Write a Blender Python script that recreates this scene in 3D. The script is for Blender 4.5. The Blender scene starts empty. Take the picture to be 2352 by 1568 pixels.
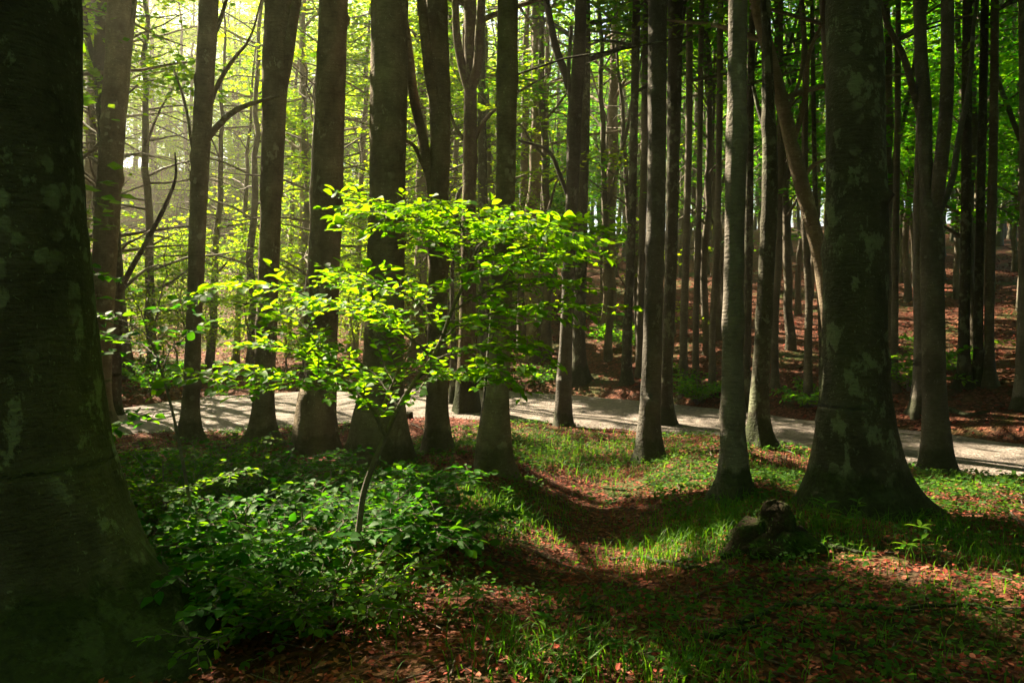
import bpy, math, random
import numpy as np
from mathutils import Vector

# ------------------------------------------------------------------ camera
C = bpy.context.scene
F, CX, HZ, CAMZ = 1829.0, 1176.0, 705.0, 1.6          # focal length, centre column, horizon row (2352 px wide photo)
cd = bpy.data.cameras.new('camera'); cam = bpy.data.objects.new('camera', cd)
C.collection.objects.link(cam)
cam.location = (0, 0, CAMZ); cam.rotation_euler = (math.radians(90), 0, 0)
cd.sensor_width = 36.0; cd.lens = 28.0
cd.shift_y = (HZ - 784.0) / 2352.0
cd.clip_start = 0.05; cd.clip_end = 3000
C.camera = cam

# ------------------------------------------------------------------ light
SUN_AZ, SUN_EL = math.radians(-46.5), math.radians(42)   # azimuth from +Y towards +X
S = np.array([math.sin(SUN_AZ) * math.cos(SUN_EL), math.cos(SUN_AZ) * math.cos(SUN_EL), math.sin(SUN_EL)])
W = bpy.data.worlds.new('World'); C.world = W; W.use_nodes = True
nt = W.node_tree; nt.nodes.clear()
sky = nt.nodes.new('ShaderNodeTexSky'); sky.sky_type = 'NISHITA'; sky.sun_disc = False
sky.sun_elevation = SUN_EL; sky.sun_rotation = SUN_AZ
sky.air_density = 1.0; sky.dust_density = 2.0
bg = nt.nodes.new('ShaderNodeBackground'); bg.inputs['Strength'].default_value = 0.05
wo = nt.nodes.new('ShaderNodeOutputWorld')
nt.links.new(sky.outputs[0], bg.inputs[0]); nt.links.new(bg.outputs[0], wo.inputs[0])
ld = bpy.data.lights.new('sun', 'SUN'); ld.energy = 5.0; ld.angle = math.radians(0.53); ld.color = (1.0, 0.86, 0.60)
sun = bpy.data.objects.new('sun', ld); C.collection.objects.link(sun)
sun.rotation_euler = Vector(S).to_track_quat('Z', 'Y').to_euler()

C.view_settings.view_transform = 'Standard'; C.view_settings.look = 'None'
C.view_settings.exposure = 2.75; C.view_settings.gamma = 1.0
cy = C.cycles
cy.use_denoising = True
try: cy.denoiser = 'OPENIMAGEDENOISE'
except Exception: pass
cy.max_bounces = 7; cy.diffuse_bounces = 3; cy.glossy_bounces = 2; cy.transmission_bounces = 5
cy.volume_bounces = 0; cy.transparent_max_bounces = 8
cy.use_adaptive_sampling = False
cy.sample_clamp_indirect = 6.0

rng = np.random.default_rng(7)
random.seed(7)
col = C.collection

# ------------------------------------------------------------------ small numeric helpers
_tab = np.random.default_rng(3).random((256, 256))
def vnoise(x, y):
    x = np.asarray(x, float); y = np.asarray(y, float)
    xi = np.floor(x).astype(int); yi = np.floor(y).astype(int)
    fx = x - xi; fy = y - yi
    fx = fx * fx * (3 - 2 * fx); fy = fy * fy * (3 - 2 * fy)
    a = _tab[xi & 255, yi & 255]; b = _tab[(xi + 1) & 255, yi & 255]
    c = _tab[xi & 255, (yi + 1) & 255]; d = _tab[(xi + 1) & 255, (yi + 1) & 255]
    return (a * (1 - fx) + b * fx) * (1 - fy) + (c * (1 - fx) + d * fx) * fy - 0.5
def fbm(x, y, o=4):
    s = 0; a = 1.0
    for i in range(o):
        s = s + a * vnoise(x * 2 ** i + 17.3 * i, y * 2 ** i + 9.1 * i); a *= 0.5
    return s
def sstep(a, b, x):
    t = np.clip((x - a) / (b - a), 0, 1); return t * t * (3 - 2 * t)

# ------------------------------------------------------------------ the lie of the land
ZR = -0.60                                             # level of the gravel road
def road_d(py): return (CAMZ - ZR) * F / (np.asarray(py, float) - HZ)
NEAR = np.array([(-2500, 1135), (-1200, 1075), (-400, 1035), (0, 1012), (280, 992), (500, 984), (760, 968), (1000, 952), (1200, 962), (1450, 984),
                 (1700, 1004), (1850, 1028), (2100, 1062), (2352, 1096), (2800, 1160), (3600, 1290), (5200, 1560)], float)
FAR_ = np.array([(-2500, 1020), (-1200, 985), (-400, 965), (0, 950), (280, 934), (500, 906), (760, 894), (1000, 888), (1200, 897), (1450, 916),
                 (1700, 944), (1850, 962), (2100, 986), (2352, 1018), (2800, 1070), (3600, 1170), (5200, 1390)], float)
def dn(px): return np.interp(px, NEAR[:, 0], road_d(NEAR[:, 1]))
def df(px): return np.interp(px, FAR_[:, 0], road_d(FAR_[:, 1]))
BY = np.array([-30, -6, 0, 3, 5, 7.3, 9.5, 12, 14.5, 17, 60]); BZ = np.array([.35, .2, .06, 0, -.1, -.25, -.37, -.47, -.54, -.6, -.6])
def gh(x, y):
    x = np.asarray(x, float); y = np.asarray(y, float)
    yy = np.maximum(y, 0.8)
    px = CX + F * x / yy
    px = np.clip(px, -2500, 5200)
    zb = np.interp(y, BY, BZ)
    # the hollow that runs from the foreground towards the road, with raised shoulders
    wy = sstep(3.6, 6.2, y) * (1 - sstep(10.5, 14.0, y))
    xc = 0.10 * y + 0.05
    u = (x - xc)
    zb = zb - 0.26 * wy * np.exp(-(u / 0.85) ** 2) + 0.09 * wy * np.exp(-((u + 1.55) / 0.7) ** 2) + 0.06 * wy * np.exp(-((u - 1.75) / 0.7) ** 2)
    zb = zb + 0.12 * fbm(x * .55, y * .55, 3) + 0.09 * fbm(x * 1.7, y * 1.7, 4)
    d_n = dn(px); d_f = df(px)
    s = y - d_f
    right = sstep(700, 1250, px)
    slope = 0.05 + 0.155 * right
    hill = slope * np.maximum(0, s - 1.5)
    hill = np.where(s > 34, slope * 32.5 + 0.02 * (s - 34), hill)
    hill = hill + (1 - right) * (0.29 * np.clip(s - 12, 0, 46) - 0.02 * np.clip(s - 12, 0, 8))
    zf = ZR + (0.15 + 0.38 * right) * (1 - np.exp(-np.maximum(s, 0) / 1.1)) + hill + 0.22 * fbm(x * .3, y * .3, 3) * sstep(0, 3, s) + .05 * fbm(x * 1.7, y * 1.7, 2)
    tn = sstep(-1.6, 0.15, y - d_n)
    zr = ZR - 0.06
    z = zb * (1 - tn) + zr * tn
    tf = sstep(-0.1, 0.7, s)
    z = z * (1 - tf) + zf * tf
    z = np.where(y < 0.8, zb, z)
    return z
def gpt(px, py):
    """the ground point seen at this place of the photo"""
    dx = (px - CX) / F; dz = (HZ - py) / F
    ts = np.concatenate([np.linspace(1.5, 30, 1500), np.linspace(30, 140, 1200)])
    z = CAMZ + dz * ts; g = gh(dx * ts, ts)
    k = np.argmax(z < g)
    if not (z[k] < g[k]): k = len(ts) - 1
    t = ts[k]; return np.array([dx * t, t, float(gh(dx * t, t))])
def wpt(px, py, d): return np.array([(px - CX) / F * d, d, CAMZ + (HZ - py) / F * d])
def proj(p):
    d = np.maximum(p[:, 1], 0.05)
    return CX + F * p[:, 0] / d, HZ - F * (p[:, 2] - CAMZ) / d

# ------------------------------------------------------------------ mesh helpers
class MB:
    def __init__(s): s.v = []; s.f = []; s.n = 0
    def add(s, v, f):
        v = np.asarray(v, float).reshape(-1, 3); s.v.append(v)
        for q in f: s.f.append(np.asarray(q) + s.n)
        s.n += len(v)
    def arrays(s): return np.concatenate(s.v), s.f
def link(name, me, mat, parent=None, loc=None):
    o = bpy.data.objects.new(name, me); col.objects.link(o)
    if mat is not None and len(me.materials) == 0: me.materials.append(mat)
    if parent is not None: o.parent = parent
    if loc is not None: o.location = [float(c) for c in loc]
    return o
def mesh(name, v, faces, smooth=True):
    """faces: list of int arrays, each (m,k) of constant k"""
    me = bpy.data.meshes.new(name)
    me.vertices.add(len(v)); me.vertices.foreach_set('co', np.asarray(v, np.float32).ravel())
    faces = [np.atleast_2d(f) for f in faces if len(f)]
    li = np.concatenate([f.ravel() for f in faces]); cnt = np.concatenate([np.full(len(f), f.shape[1]) for f in faces])
    st = np.concatenate([[0], np.cumsum(cnt)[:-1]])
    me.loops.add(len(li)); me.loops.foreach_set('vertex_index', li.astype(np.int32))
    me.polygons.add(len(cnt)); me.polygons.foreach_set('loop_start', st.astype(np.int32))
    me.polygons.foreach_set('use_smooth', np.full(len(cnt), smooth))
    me.update(calc_edges=True); me.validate()
    return me
def bezres(P, n):
    """Catmull-Rom resample of columns P to n rows"""
    P = np.asarray(P, float)
    if len(P) == 2: return P[0] + (P[1] - P[0]) * np.linspace(0, 1, n)[:, None]
    t0 = np.concatenate([[0], np.cumsum(np.linalg.norm(np.diff(P[:, :3], axis=0), axis=1) + 1e-6)])
    t = np.linspace(0, t0[-1], n); out = np.empty((n, P.shape[1]))
    m = np.gradient(P, t0, axis=0)
    k = np.clip(np.searchsorted(t0, t, side='right') - 1, 0, len(P) - 2)
    h = (t0[k + 1] - t0[k]); u = ((t - t0[k]) / h)[:, None]; h = h[:, None]
    return (2*u**3-3*u**2+1)*P[k] + (u**3-2*u**2+u)*h*m[k] + (-2*u**3+3*u**2)*P[k+1] + (u**3-u**2)*h*m[k+1]
def tube(P, R, seg=10, flare=None, wob=0.0, seed=0, knots=()):
    """swept tube; flare=(amount, height, lobes, lobe_amount, [extra roots (angle, amount)])"""
    P = np.asarray(P, float); R = np.asarray(R, float); n = len(P)
    T = np.gradient(P, axis=0); T /= np.linalg.norm(T, axis=1)[:, None] + 1e-9
    a = np.array([1., 0, 0]) if abs(T[0, 0]) < .8 else np.array([0, 1., 0])
    U = np.empty((n, 3)); u = a - T[0] * a.dot(T[0]); u /= np.linalg.norm(u)
    for i in range(n):
        u = u - T[i] * u.dot(T[i]); u /= np.linalg.norm(u) + 1e-9; U[i] = u
    V = np.cross(T, U)
    th = np.linspace(0, 2 * math.pi, seg, endpoint=False)
    rr = np.repeat(R[:, None], seg, 1)
    if wob:
        rr = rr * (1 + wob * 2 * fbm(np.cos(th)[None] * 1.3 + seed + 40, P[:, 2:3] * 1.1 + np.sin(th)[None] * 1.3 + seed, 3))
    if flare:
        am, ht, lb, la, roots = flare
        hz = np.maximum(P[:, 2] - P[:, 2].min() - 0.3, -0.3)
        e = np.exp(-np.maximum(hz, 0) / ht)[:, None]; e2 = np.exp(-np.maximum(hz, 0) / (ht * .55))[:, None]
        rr = rr * (1 + am * e * (1 + la * np.cos(lb * th + seed)[None] * e2 + .4 * la * np.cos((lb + 2) * th + 2 * seed)[None]))
        for (ang, ra, sharp) in roots:
            k = np.exp(sharp * (np.cos(th - ang) - 1))[None]
            rr = rr + ra * k * np.exp(-(hz + .3) / (ht * .8))[:, None]
        rr = rr * (1 + .07 * fbm(np.cos(th)[None] * 3 + seed, P[:, 2:3] * 3 + np.sin(th)[None] * 3, 4) + .03 * e * fbm(np.cos(th)[None] * 7 + seed, P[:, 2:3] * 7 + np.sin(th)[None] * 7, 3))
    for (kz, ka, am, sz) in knots:
        rr = rr + am * np.exp(-((P[:, 2:3] - kz) / sz) ** 2) * np.exp((np.cos(th - ka)[None] - 1) * (rr.mean() / sz) ** 2 * 1.2)
    v = P[:, None] + rr[..., None] * (np.cos(th)[None, :, None] * U[:, None] + np.sin(th)[None, :, None] * V[:, None])
    v = v.reshape(-1, 3)
    i = np.arange(n - 1)[:, None] * seg; j = np.arange(seg)[None]; jn = (j + 1) % seg
    f = np.stack([i + j, i + jn, i + seg + jn, i + seg + j], -1).reshape(-1, 4)
    return v, f
def tubes_mesh(name, parts):
    vs, fs, n = [], [], 0
    for v, f in parts: vs.append(v); fs.append(f + n); n += len(v)
    return mesh(name, np.concatenate(vs), [np.concatenate(fs)])

QUAD = (np.array([(0, 0, 0), (.45, .5, .02), (1, 0, -.05), (.42, -.5, .02)]), [np.array([[0, 1, 2, 3]])])
FINE = (np.array([(0, 0, 0), (.12, 0, 0), (.30, .36, .05), (.52, .47, .07), (.80, .27, .03), (1.0, 0, -.08),
                  (.80, -.27, .03), (.52, -.47, .07), (.30, -.36, .05), (.4, 0, -.02), (.7, 0, -.03)]),
        [np.array([[1, 2, 9], [1, 9, 8], [4, 5, 10], [5, 6, 10]]), np.array([[2, 3, 10, 9], [9, 10, 7, 8]]), np.array([[3, 4, 10], [6, 7, 10]])])
LANCE = (np.array([(0, 0, 0), (.35, .5, .05), (.7, .34, .0), (1, 0, -.16), (.7, -.34, .0), (.35, -.5, .05), (.35, 0, 0), (.7, 0, -.04)]),
         [np.array([[0, 1, 6], [0, 6, 5], [2, 3, 7], [3, 4, 7]]), np.array([[1, 2, 7, 6], [6, 7, 4, 5]])])
def nrm(a): return a / (np.linalg.norm(a, axis=-1, keepdims=True) + 1e-9)
def leaves(name, c, d, nn, L, Wd, tpl=QUAD):
    """c base points, d axis, nn normals, L length, Wd width"""
    t, fs = tpl; N = len(c); k = len(t)
    d = nrm(d); b = nrm(np.cross(nn, d)); nn = np.cross(d, b)
    v = c[:, None] + t[None, :, 0:1] * (L[:, None, None] * d[:, None]) + t[None, :, 1:2] * (Wd[:, None, None] * b[:, None]) + t[None, :, 2:3] * (L[:, None, None] * nn[:, None])
    off = (np.arange(N) * k)
    faces = [(f[None] + off[:, None, None]).reshape(-1, f.shape[1]) for f in fs]
    return mesh(name, v.reshape(-1, 3), faces, smooth=(tpl is not QUAD))

def tag(o, label=None, cat=None, group=None, kind=None):
    if label: o['label'] = label
    if cat: o['category'] = cat
    if group: o['group'] = group
    if kind: o['kind'] = kind
    return o
def empty(name, loc, label, cat, group=None):
    o = bpy.data.objects.new(name, None); col.objects.link(o)
    o.location = [float(c) for c in loc]; o.empty_display_size = .2
    return tag(o, label, cat, group)

# ------------------------------------------------------------------ materials
def newmat(name):
    m = bpy.data.materials.new(name); m.use_nodes = True
    t = m.node_tree; t.nodes.clear(); out = t.nodes.new('ShaderNodeOutputMaterial'); return m, t, out
def N(t, typ, **kw):
    n = t.nodes.new(typ)
    for k, v in kw.items():
        if k in n.inputs: n.inputs[k].default_value = v
        else: setattr(n, k, v)
    return n
def ramp(t, fac, stops, interp='LINEAR'):
    r = t.nodes.new('ShaderNodeValToRGB'); e = r.color_ramp.elements; r.color_ramp.interpolation = interp
    while len(e) < len(stops): e.new(.5)
    for el, (p, c) in zip(e, stops):
        el.position = p; el.color = (*c, 1) if len(c) == 3 else c
    t.links.new(fac, r.inputs[0]); return r.outputs[0]
def mixc(t, fac, a, b):
    m = t.nodes.new('ShaderNodeMix'); m.data_type = 'RGBA'
    for s, v in ((0, fac), (6, a), (7, b)):
        if isinstance(v, (tuple, list)): m.inputs[s].default_value = (*v, 1)
        elif isinstance(v, float): m.inputs[s].default_value = v
        else: t.links.new(v, m.inputs[s])
    return m.outputs[2]
def math_(t, op, a, b=None, clamp=False):
    m = t.nodes.new('ShaderNodeMath'); m.operation = op; m.use_clamp = clamp
    for i, v in enumerate((a, b)):
        if v is None: continue
        if isinstance(v, (int, float)): m.inputs[i].default_value = v
        else: t.links.new(v, m.inputs[i])
    return m.outputs[0]
def leaf_mat(name, lo, hi, tlo, thi, trans=0.5, rough=.6, spec=.09):
    m, t, out = newmat(name)
    g = t.nodes.new('ShaderNodeNewGeometry')
    cbase = ramp(t, g.outputs['Random Per Island'], [(0, lo), (.55, tuple((a + b) / 2 for a, b in zip(lo, hi))), (1, hi)])
    ctr = ramp(t, g.outputs['Random Per Island'], [(0, tlo), (1, thi)])
    p = N(t, 'ShaderNodeBsdfPrincipled', Roughness=rough); t.links.new(cbase, p.inputs['Base Color'])
    p.inputs['Specular IOR Level'].default_value = spec
    tr = t.nodes.new('ShaderNodeBsdfTranslucent'); t.links.new(ctr, tr.inputs['Color'])
    mx = t.nodes.new('ShaderNodeMixShader'); mx.inputs[0].default_value = trans
    t.links.new(p.outputs[0], mx.inputs[1]); t.links.new(tr.outputs[0], mx.inputs[2]); t.links.new(mx.outputs[0], out.inputs[0])
    return m
def bark_mat(name, dark, light, lich, moss=0.5, scale=1.0, bump=.9, mossh=.5, lichen=.62):
    m, t, out = newmat(name)
    tc = t.nodes.new('ShaderNodeTexCoord'); P = tc.outputs['Object']
    oi = t.nodes.new('ShaderNodeObjectInfo')
    ofs = N(t, 'ShaderNodeVectorMath', operation='ADD'); t.links.new(P, ofs.inputs[0])
    cmb = t.nodes.new('ShaderNodeCombineXYZ'); r100 = math_(t, 'MULTIPLY', oi.outputs['Random'], 37.0)
    for i in range(3): t.links.new(r100, cmb.inputs[i])
    t.links.new(cmb.outputs[0], ofs.inputs[1]); Q = ofs.outputs[0]
    def noise(sx, sy, sz, sc, det=5, rough=.6):
        mp = N(t, 'ShaderNodeMapping'); mp.inputs['Scale'].default_value = (sx, sy, sz); t.links.new(Q, mp.inputs[0])
        n = N(t, 'ShaderNodeTexNoise', Scale=sc * scale, Detail=det, Roughness=rough); t.links.new(mp.outputs[0], n.inputs['Vector']); return n.outputs[0]
    n1 = noise(1, 1, .6, 3.0, 6, .65)
    n2 = noise(1, 1, 5.0, 9.0, 4, .6)          # fine rings round the stem
    n3 = noise(1, 1, 1, 26., 3, .6)
    c = ramp(t, n1, [(.3, dark), (.55, tuple((a + b) / 2 for a, b in zip(dark, light))), (.75, light)])
    rings = ramp(t, n2, [(.34, (.72, .71, .69)), (.5, (1, 1, 1)), (.7, (1.1, 1.1, 1.08))])
    mm = t.nodes.new('ShaderNodeMix'); mm.data_type = 'RGBA'; mm.blend_type = 'MULTIPLY'; mm.inputs[0].default_value = .8
    t.links.new(c, mm.inputs[6]); t.links.new(rings, mm.inputs[7]); c = mm.outputs[2]
    # lichen: pale round-edged blotches
    vo = N(t, 'ShaderNodeTexVoronoi', Scale=7.0 * scale); vo.inputs['Randomness'].default_value = 1
    dm = N(t, 'ShaderNodeVectorMath', operation='ADD'); nn = N(t, 'ShaderNodeTexNoise', Scale=12 * scale, Detail=3)
    t.links.new(Q, nn.inputs['Vector']); sc_ = N(t, 'ShaderNodeVectorMath', operation='SCALE'); sc_.inputs['Scale'].default_value = .14 / scale
    t.links.new(nn.outputs['Color'], sc_.inputs[0]); t.links.new(Q, dm.inputs[0]); t.links.new(sc_.outputs[0], dm.inputs[1]); t.links.new(dm.outputs[0], vo.inputs['Vector'])
    blot = ramp(t, vo.outputs['Distance'], [(.25, (1, 1, 1)), (.36, (0, 0, 0))])
    zone = ramp(t, noise(1, 1, .8, 1.6, 4), [(lichen - .1, (0, 0, 0)), (lichen + .06, (1, 1, 1))])
    lf = math_(t, 'MULTIPLY', blot, zone)
    patch = ramp(t, noise(1, 1, .7, 4.2, 6, .7), [(lichen - .005, (0, 0, 0)), (lichen + .035, (1, 1, 1))])
    lf = math_(t, 'MAXIMUM', lf, math_(t, 'MULTIPLY', patch, .8), True)
    spots = N(t, 'ShaderNodeTexVoronoi', Scale=26.0 * scale); t.links.new(dm.outputs[0], spots.inputs['Vector'])
    sp = ramp(t, spots.outputs['Distance'], [(.14, (1, 1, 1)), (.2, (0, 0, 0))])
    sp = math_(t, 'MULTIPLY', sp, ramp(t, n1, [(.40, (0, 0, 0)), (.54, (1, 1, 1))]))
    lf = math_(t, 'MAXIMUM', lf, math_(t, 'MULTIPLY', sp, .9), True)
    c = mixc(t, math_(t, 'MULTIPLY', lf, .75), c, lich)
    # moss on the root flare and in a few streaks above
    sep = t.nodes.new('ShaderNodeSeparateXYZ'); t.links.new(P, sep.inputs[0])
    hz = math_(t, 'DIVIDE', sep.outputs[2], max(mossh, .01))
    mf = math_(t, 'SUBTRACT', math_(t, 'ADD', noise(1, 1, .5, 3.2, 6, .7), .62), hz)
    mf = ramp(t, mf, [(.46, (0, 0, 0)), (.6, (1, 1, 1))])
    mosc = ramp(t, n3, [(.3, (.008, .012, .004)), (.7, (.030, .046, .008))])
    c = mixc(t, math_(t, 'MULTIPLY', mf, moss), c, mosc)
    p = N(t, 'ShaderNodeBsdfPrincipled', Roughness=.85); p.inputs['Specular IOR Level'].default_value = .2
    t.links.new(c, p.inputs['Base Color'])
    hgt = math_(t, 'ADD', math_(t, 'MULTIPLY', n2, .6), math_(t, 'ADD', math_(t, 'ADD', math_(t, 'MULTIPLY', n3, .6), math_(t, 'MULTIPLY', n1, 1.5)), math_(t, 'MULTIPLY', lf, .25)))
    b = N(t, 'ShaderNodeBump', Strength=bump, Distance=.03); t.links.new(hgt, b.inputs['Height']); t.links.new(b.outputs[0], p.inputs['Normal'])
    t.links.new(p.outputs[0], out.inputs[0]); return m

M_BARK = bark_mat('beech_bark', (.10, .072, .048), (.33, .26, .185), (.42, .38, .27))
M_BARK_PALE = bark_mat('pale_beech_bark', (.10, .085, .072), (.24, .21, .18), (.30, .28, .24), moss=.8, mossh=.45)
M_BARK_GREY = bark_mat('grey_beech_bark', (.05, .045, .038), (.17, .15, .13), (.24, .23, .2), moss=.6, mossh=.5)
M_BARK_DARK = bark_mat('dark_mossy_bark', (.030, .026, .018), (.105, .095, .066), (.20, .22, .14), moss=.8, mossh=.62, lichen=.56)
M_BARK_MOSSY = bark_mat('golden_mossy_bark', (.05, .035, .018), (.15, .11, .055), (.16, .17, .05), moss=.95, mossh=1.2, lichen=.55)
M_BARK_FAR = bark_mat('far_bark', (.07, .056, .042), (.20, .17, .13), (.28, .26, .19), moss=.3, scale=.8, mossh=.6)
M_TWIG = bark_mat('twig_bark', (.09, .065, .05), (.24, .19, .16), (.36, .32, .28), moss=.0, scale=3.0, mossh=.02)
M_SAP = bark_mat('sapling_bark', (.10, .08, .07), (.27, .23, .21), (.40, .36, .34), moss=.0, scale=4.0, mossh=.02)
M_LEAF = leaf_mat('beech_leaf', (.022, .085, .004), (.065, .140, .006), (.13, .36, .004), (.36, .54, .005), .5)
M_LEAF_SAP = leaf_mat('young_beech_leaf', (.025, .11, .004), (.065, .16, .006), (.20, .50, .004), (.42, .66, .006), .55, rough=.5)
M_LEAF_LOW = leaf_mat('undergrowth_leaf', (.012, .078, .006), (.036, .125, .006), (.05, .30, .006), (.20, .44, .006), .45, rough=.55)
M_LEAF_BRIGHT = leaf_mat('sunlit_tint_beech_leaf', (.04, .12, .005), (.10, .18, .006), (.30, .62, .003), (.68, .80, .006), .55)  # brighter copy of the beech leaf, sunlit look put into its colour
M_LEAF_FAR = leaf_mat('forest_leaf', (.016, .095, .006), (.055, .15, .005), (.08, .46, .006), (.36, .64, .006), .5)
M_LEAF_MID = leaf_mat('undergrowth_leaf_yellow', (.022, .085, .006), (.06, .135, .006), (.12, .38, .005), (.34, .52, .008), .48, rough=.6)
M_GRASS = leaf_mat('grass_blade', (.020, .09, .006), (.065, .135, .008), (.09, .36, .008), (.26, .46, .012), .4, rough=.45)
M_HERB = leaf_mat('ground_cover_leaf', (.020, .075, .012), (.055, .12, .014), (.08, .28, .015), (.22, .40, .018), .4)

def litter_mat(name, cols):
    m, t, out = newmat(name)
    g = t.nodes.new('ShaderNodeNewGeometry')
    c = ramp(t, g.outputs['Random Per Island'], [(i / (len(cols) - 1), k) for i, k in enumerate(cols)])
    p = N(t, 'ShaderNodeBsdfPrincipled', Roughness=.75); p.inputs['Specular IOR Level'].default_value = .1; t.links.new(c, p.inputs['Base Color'])
    t.links.new(p.outputs[0], out.inputs[0]); return m
M_LITTER = litter_mat('dry_beech_leaf', [(.04, .010, .006), (.13, .024, .013), (.23, .042, .026), (.29, .066, .042), (.29, .12, .075), (.09, .018, .010)])

def ground_mat():
    m, t, out = newmat('forest_floor')
    P = t.nodes.new('ShaderNodeTexCoord').outputs['Object']
    def noise(sc, det=5, rough=.6):
        n = N(t, 'ShaderNodeTexNoise', Scale=sc, Detail=det, Roughness=rough); t.links.new(P, n.inputs['Vector']); return n.outputs[0]
    v = N(t, 'ShaderNodeTexVoronoi', Scale=24.0); t.links.new(P, v.inputs['Vector'])
    sx = t.nodes.new('ShaderNodeSeparateXYZ'); t.links.new(v.outputs['Color'], sx.inputs[0])
    lit = ramp(t, sx.outputs[0], [(0, (.03, .010, .006)), (.4, (.09, .028, .015)), (.75, (.15, .05, .028)), (1, (.20, .085, .05))])
    soil = ramp(t, noise(9, 6), [(.3, (.022, .012, .008)), (.7, (.075, .038, .022))])
    c = mixc(t, ramp(t, noise(3.3, 5), [(.36, (0, 0, 0)), (.5, (1, 1, 1))]), soil, lit)
    grn = ramp(t, noise(24, 4), [(.3, (.012, .035, .006)), (.7, (.045, .095, .014))])
    gm = ramp(t, noise(.55, 5, .65), [(.52, (0, 0, 0)), (.64, (.75, .75, .75))])
    c = mixc(t, gm, c, grn)
    p = N(t, 'ShaderNodeBsdfPrincipled', Roughness=.9); p.inputs['Specular IOR Level'].default_value = .15; t.links.new(c, p.inputs['Base Color'])
    b = N(t, 'ShaderNodeBump', Strength=.8, Distance=.04)
    t.links.new(math_(t, 'ADD', v.outputs['Distance'], noise(30, 4)), b.inputs['Height']); t.links.new(b.outputs[0], p.inputs['Normal'])
    t.links.new(p.outputs[0], out.inputs[0]); return m
def road_mat():
    m, t, out = newmat('gravel')
    P = t.nodes.new('ShaderNodeTexCoord').outputs['Object']
    def noise(sc, det=5, rough=.6):
        n = N(t, 'ShaderNodeTexNoise', Scale=sc, Detail=det, Roughness=rough); t.links.new(P, n.inputs['Vector']); return n.outputs[0]
    v = N(t, 'ShaderNodeTexVoronoi', Scale=22.0); t.links.new(P, v.inputs['Vector'])
    sx = t.nodes.new('ShaderNodeSeparateXYZ'); t.links.new(v.outputs['Color'], sx.inputs[0])
    peb = ramp(t, sx.outputs[0], [(0, (.08, .066, .056)), (.5, (.165, .135, .122)), (1, (.30, .255, .24))])
    flat = ramp(t, noise(2.2, 6), [(.3, (.10, .084, .070)), (.7, (.22, .18, .162))])
    c = mixc(t, ramp(t, noise(.9, 5), [(.4, (.25, .25, .25)), (.6, (.8, .8, .8))]), flat, peb)
    p = N(t, 'ShaderNodeBsdfPrincipled', Roughness=.85); p.inputs['Specular IOR Level'].default_value = .2; t.links.new(c, p.inputs['Base Color'])
    b = N(t, 'ShaderNodeBump', Strength=.6, Distance=.03)
    t.links.new(math_(t, 'ADD', v.outputs['Distance'], noise(7, 5)), b.inputs['Height']); t.links.new(b.outputs[0], p.inputs['Normal'])
    t.links.new(p.outputs[0], out.inputs[0]); return m

# ------------------------------------------------------------------ ground and road
def axis(lo, hi, fine, grow, span):
    a = [0.0]; s = fine
    while a[-1] < hi:
        a.append(a[-1] + s)
        if a[-1] > span: s = min(s * grow, 6)
    b = [0.0]; s = fine
    while b[-1] > lo:
        b.append(b[-1] - s)
        if -b[-1] > span: s = min(s * grow, 6)
    return np.array(sorted(set(a + b)))
gx = axis(-170, 170, .09, 1.03, 6.5); gy = axis(-28, 220, .09, 1.022, 13) + 3.0
X, Y = np.meshgrid(gx, gy); Z = gh(X, Y)
n1, n2 = X.shape
ii = np.arange(n1 - 1)[:, None] * n2 + np.arange(n2 - 1)[None]
me = mesh('ground', np.stack([X, Y, Z], -1).reshape(-1, 3), [np.stack([ii, ii + 1, ii + n2 + 1, ii + n2], -1).reshape(-1, 4)])
tag(link('ground', me, ground_mat()), 'forest floor of brown beech litter with green patches', 'ground', kind='structure')
pxs = np.linspace(-1800, 4200, 260); rows = 17
rd = np.stack([dn(pxs) + (df(pxs) - dn(pxs)) * k for k in np.linspace(-.0, 1.0, rows)])
wobble = .35 * fbm(pxs / 45., pxs * 0 + 3, 3)
for r in range(rows):
    k = r / (rows - 1); rd[r] += wobble * (1 - k) * 1.0 + .3 * np.roll(wobble, 40) * k
rx = (pxs - CX)[None] / F * rd
k = np.linspace(0, 1, rows)[:, None]
rz = ZR + .045 * (1 - (2 * k - 1) ** 2) - .03 * np.exp(-((k - .32) / .07) ** 2) - .03 * np.exp(-((k - .68) / .07) ** 2) + .03 * fbm(rx * .8, rd * .8, 3) - .05 * (np.abs(2 * k - 1) > .98)
ii = np.arange(rows - 1)[:, None] * len(pxs) + np.arange(len(pxs) - 1)[None]
me = mesh('gravel_road', np.stack([rx, rd, rz], -1).reshape(-1, 3), [np.stack([ii, ii + 1, ii + len(pxs) + 1, ii + len(pxs)], -1).reshape(-1, 4)])
tag(link('gravel_road', me, road_mat()), 'pale gravel forest road curving behind the front trees', 'road', kind='structure')

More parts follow.
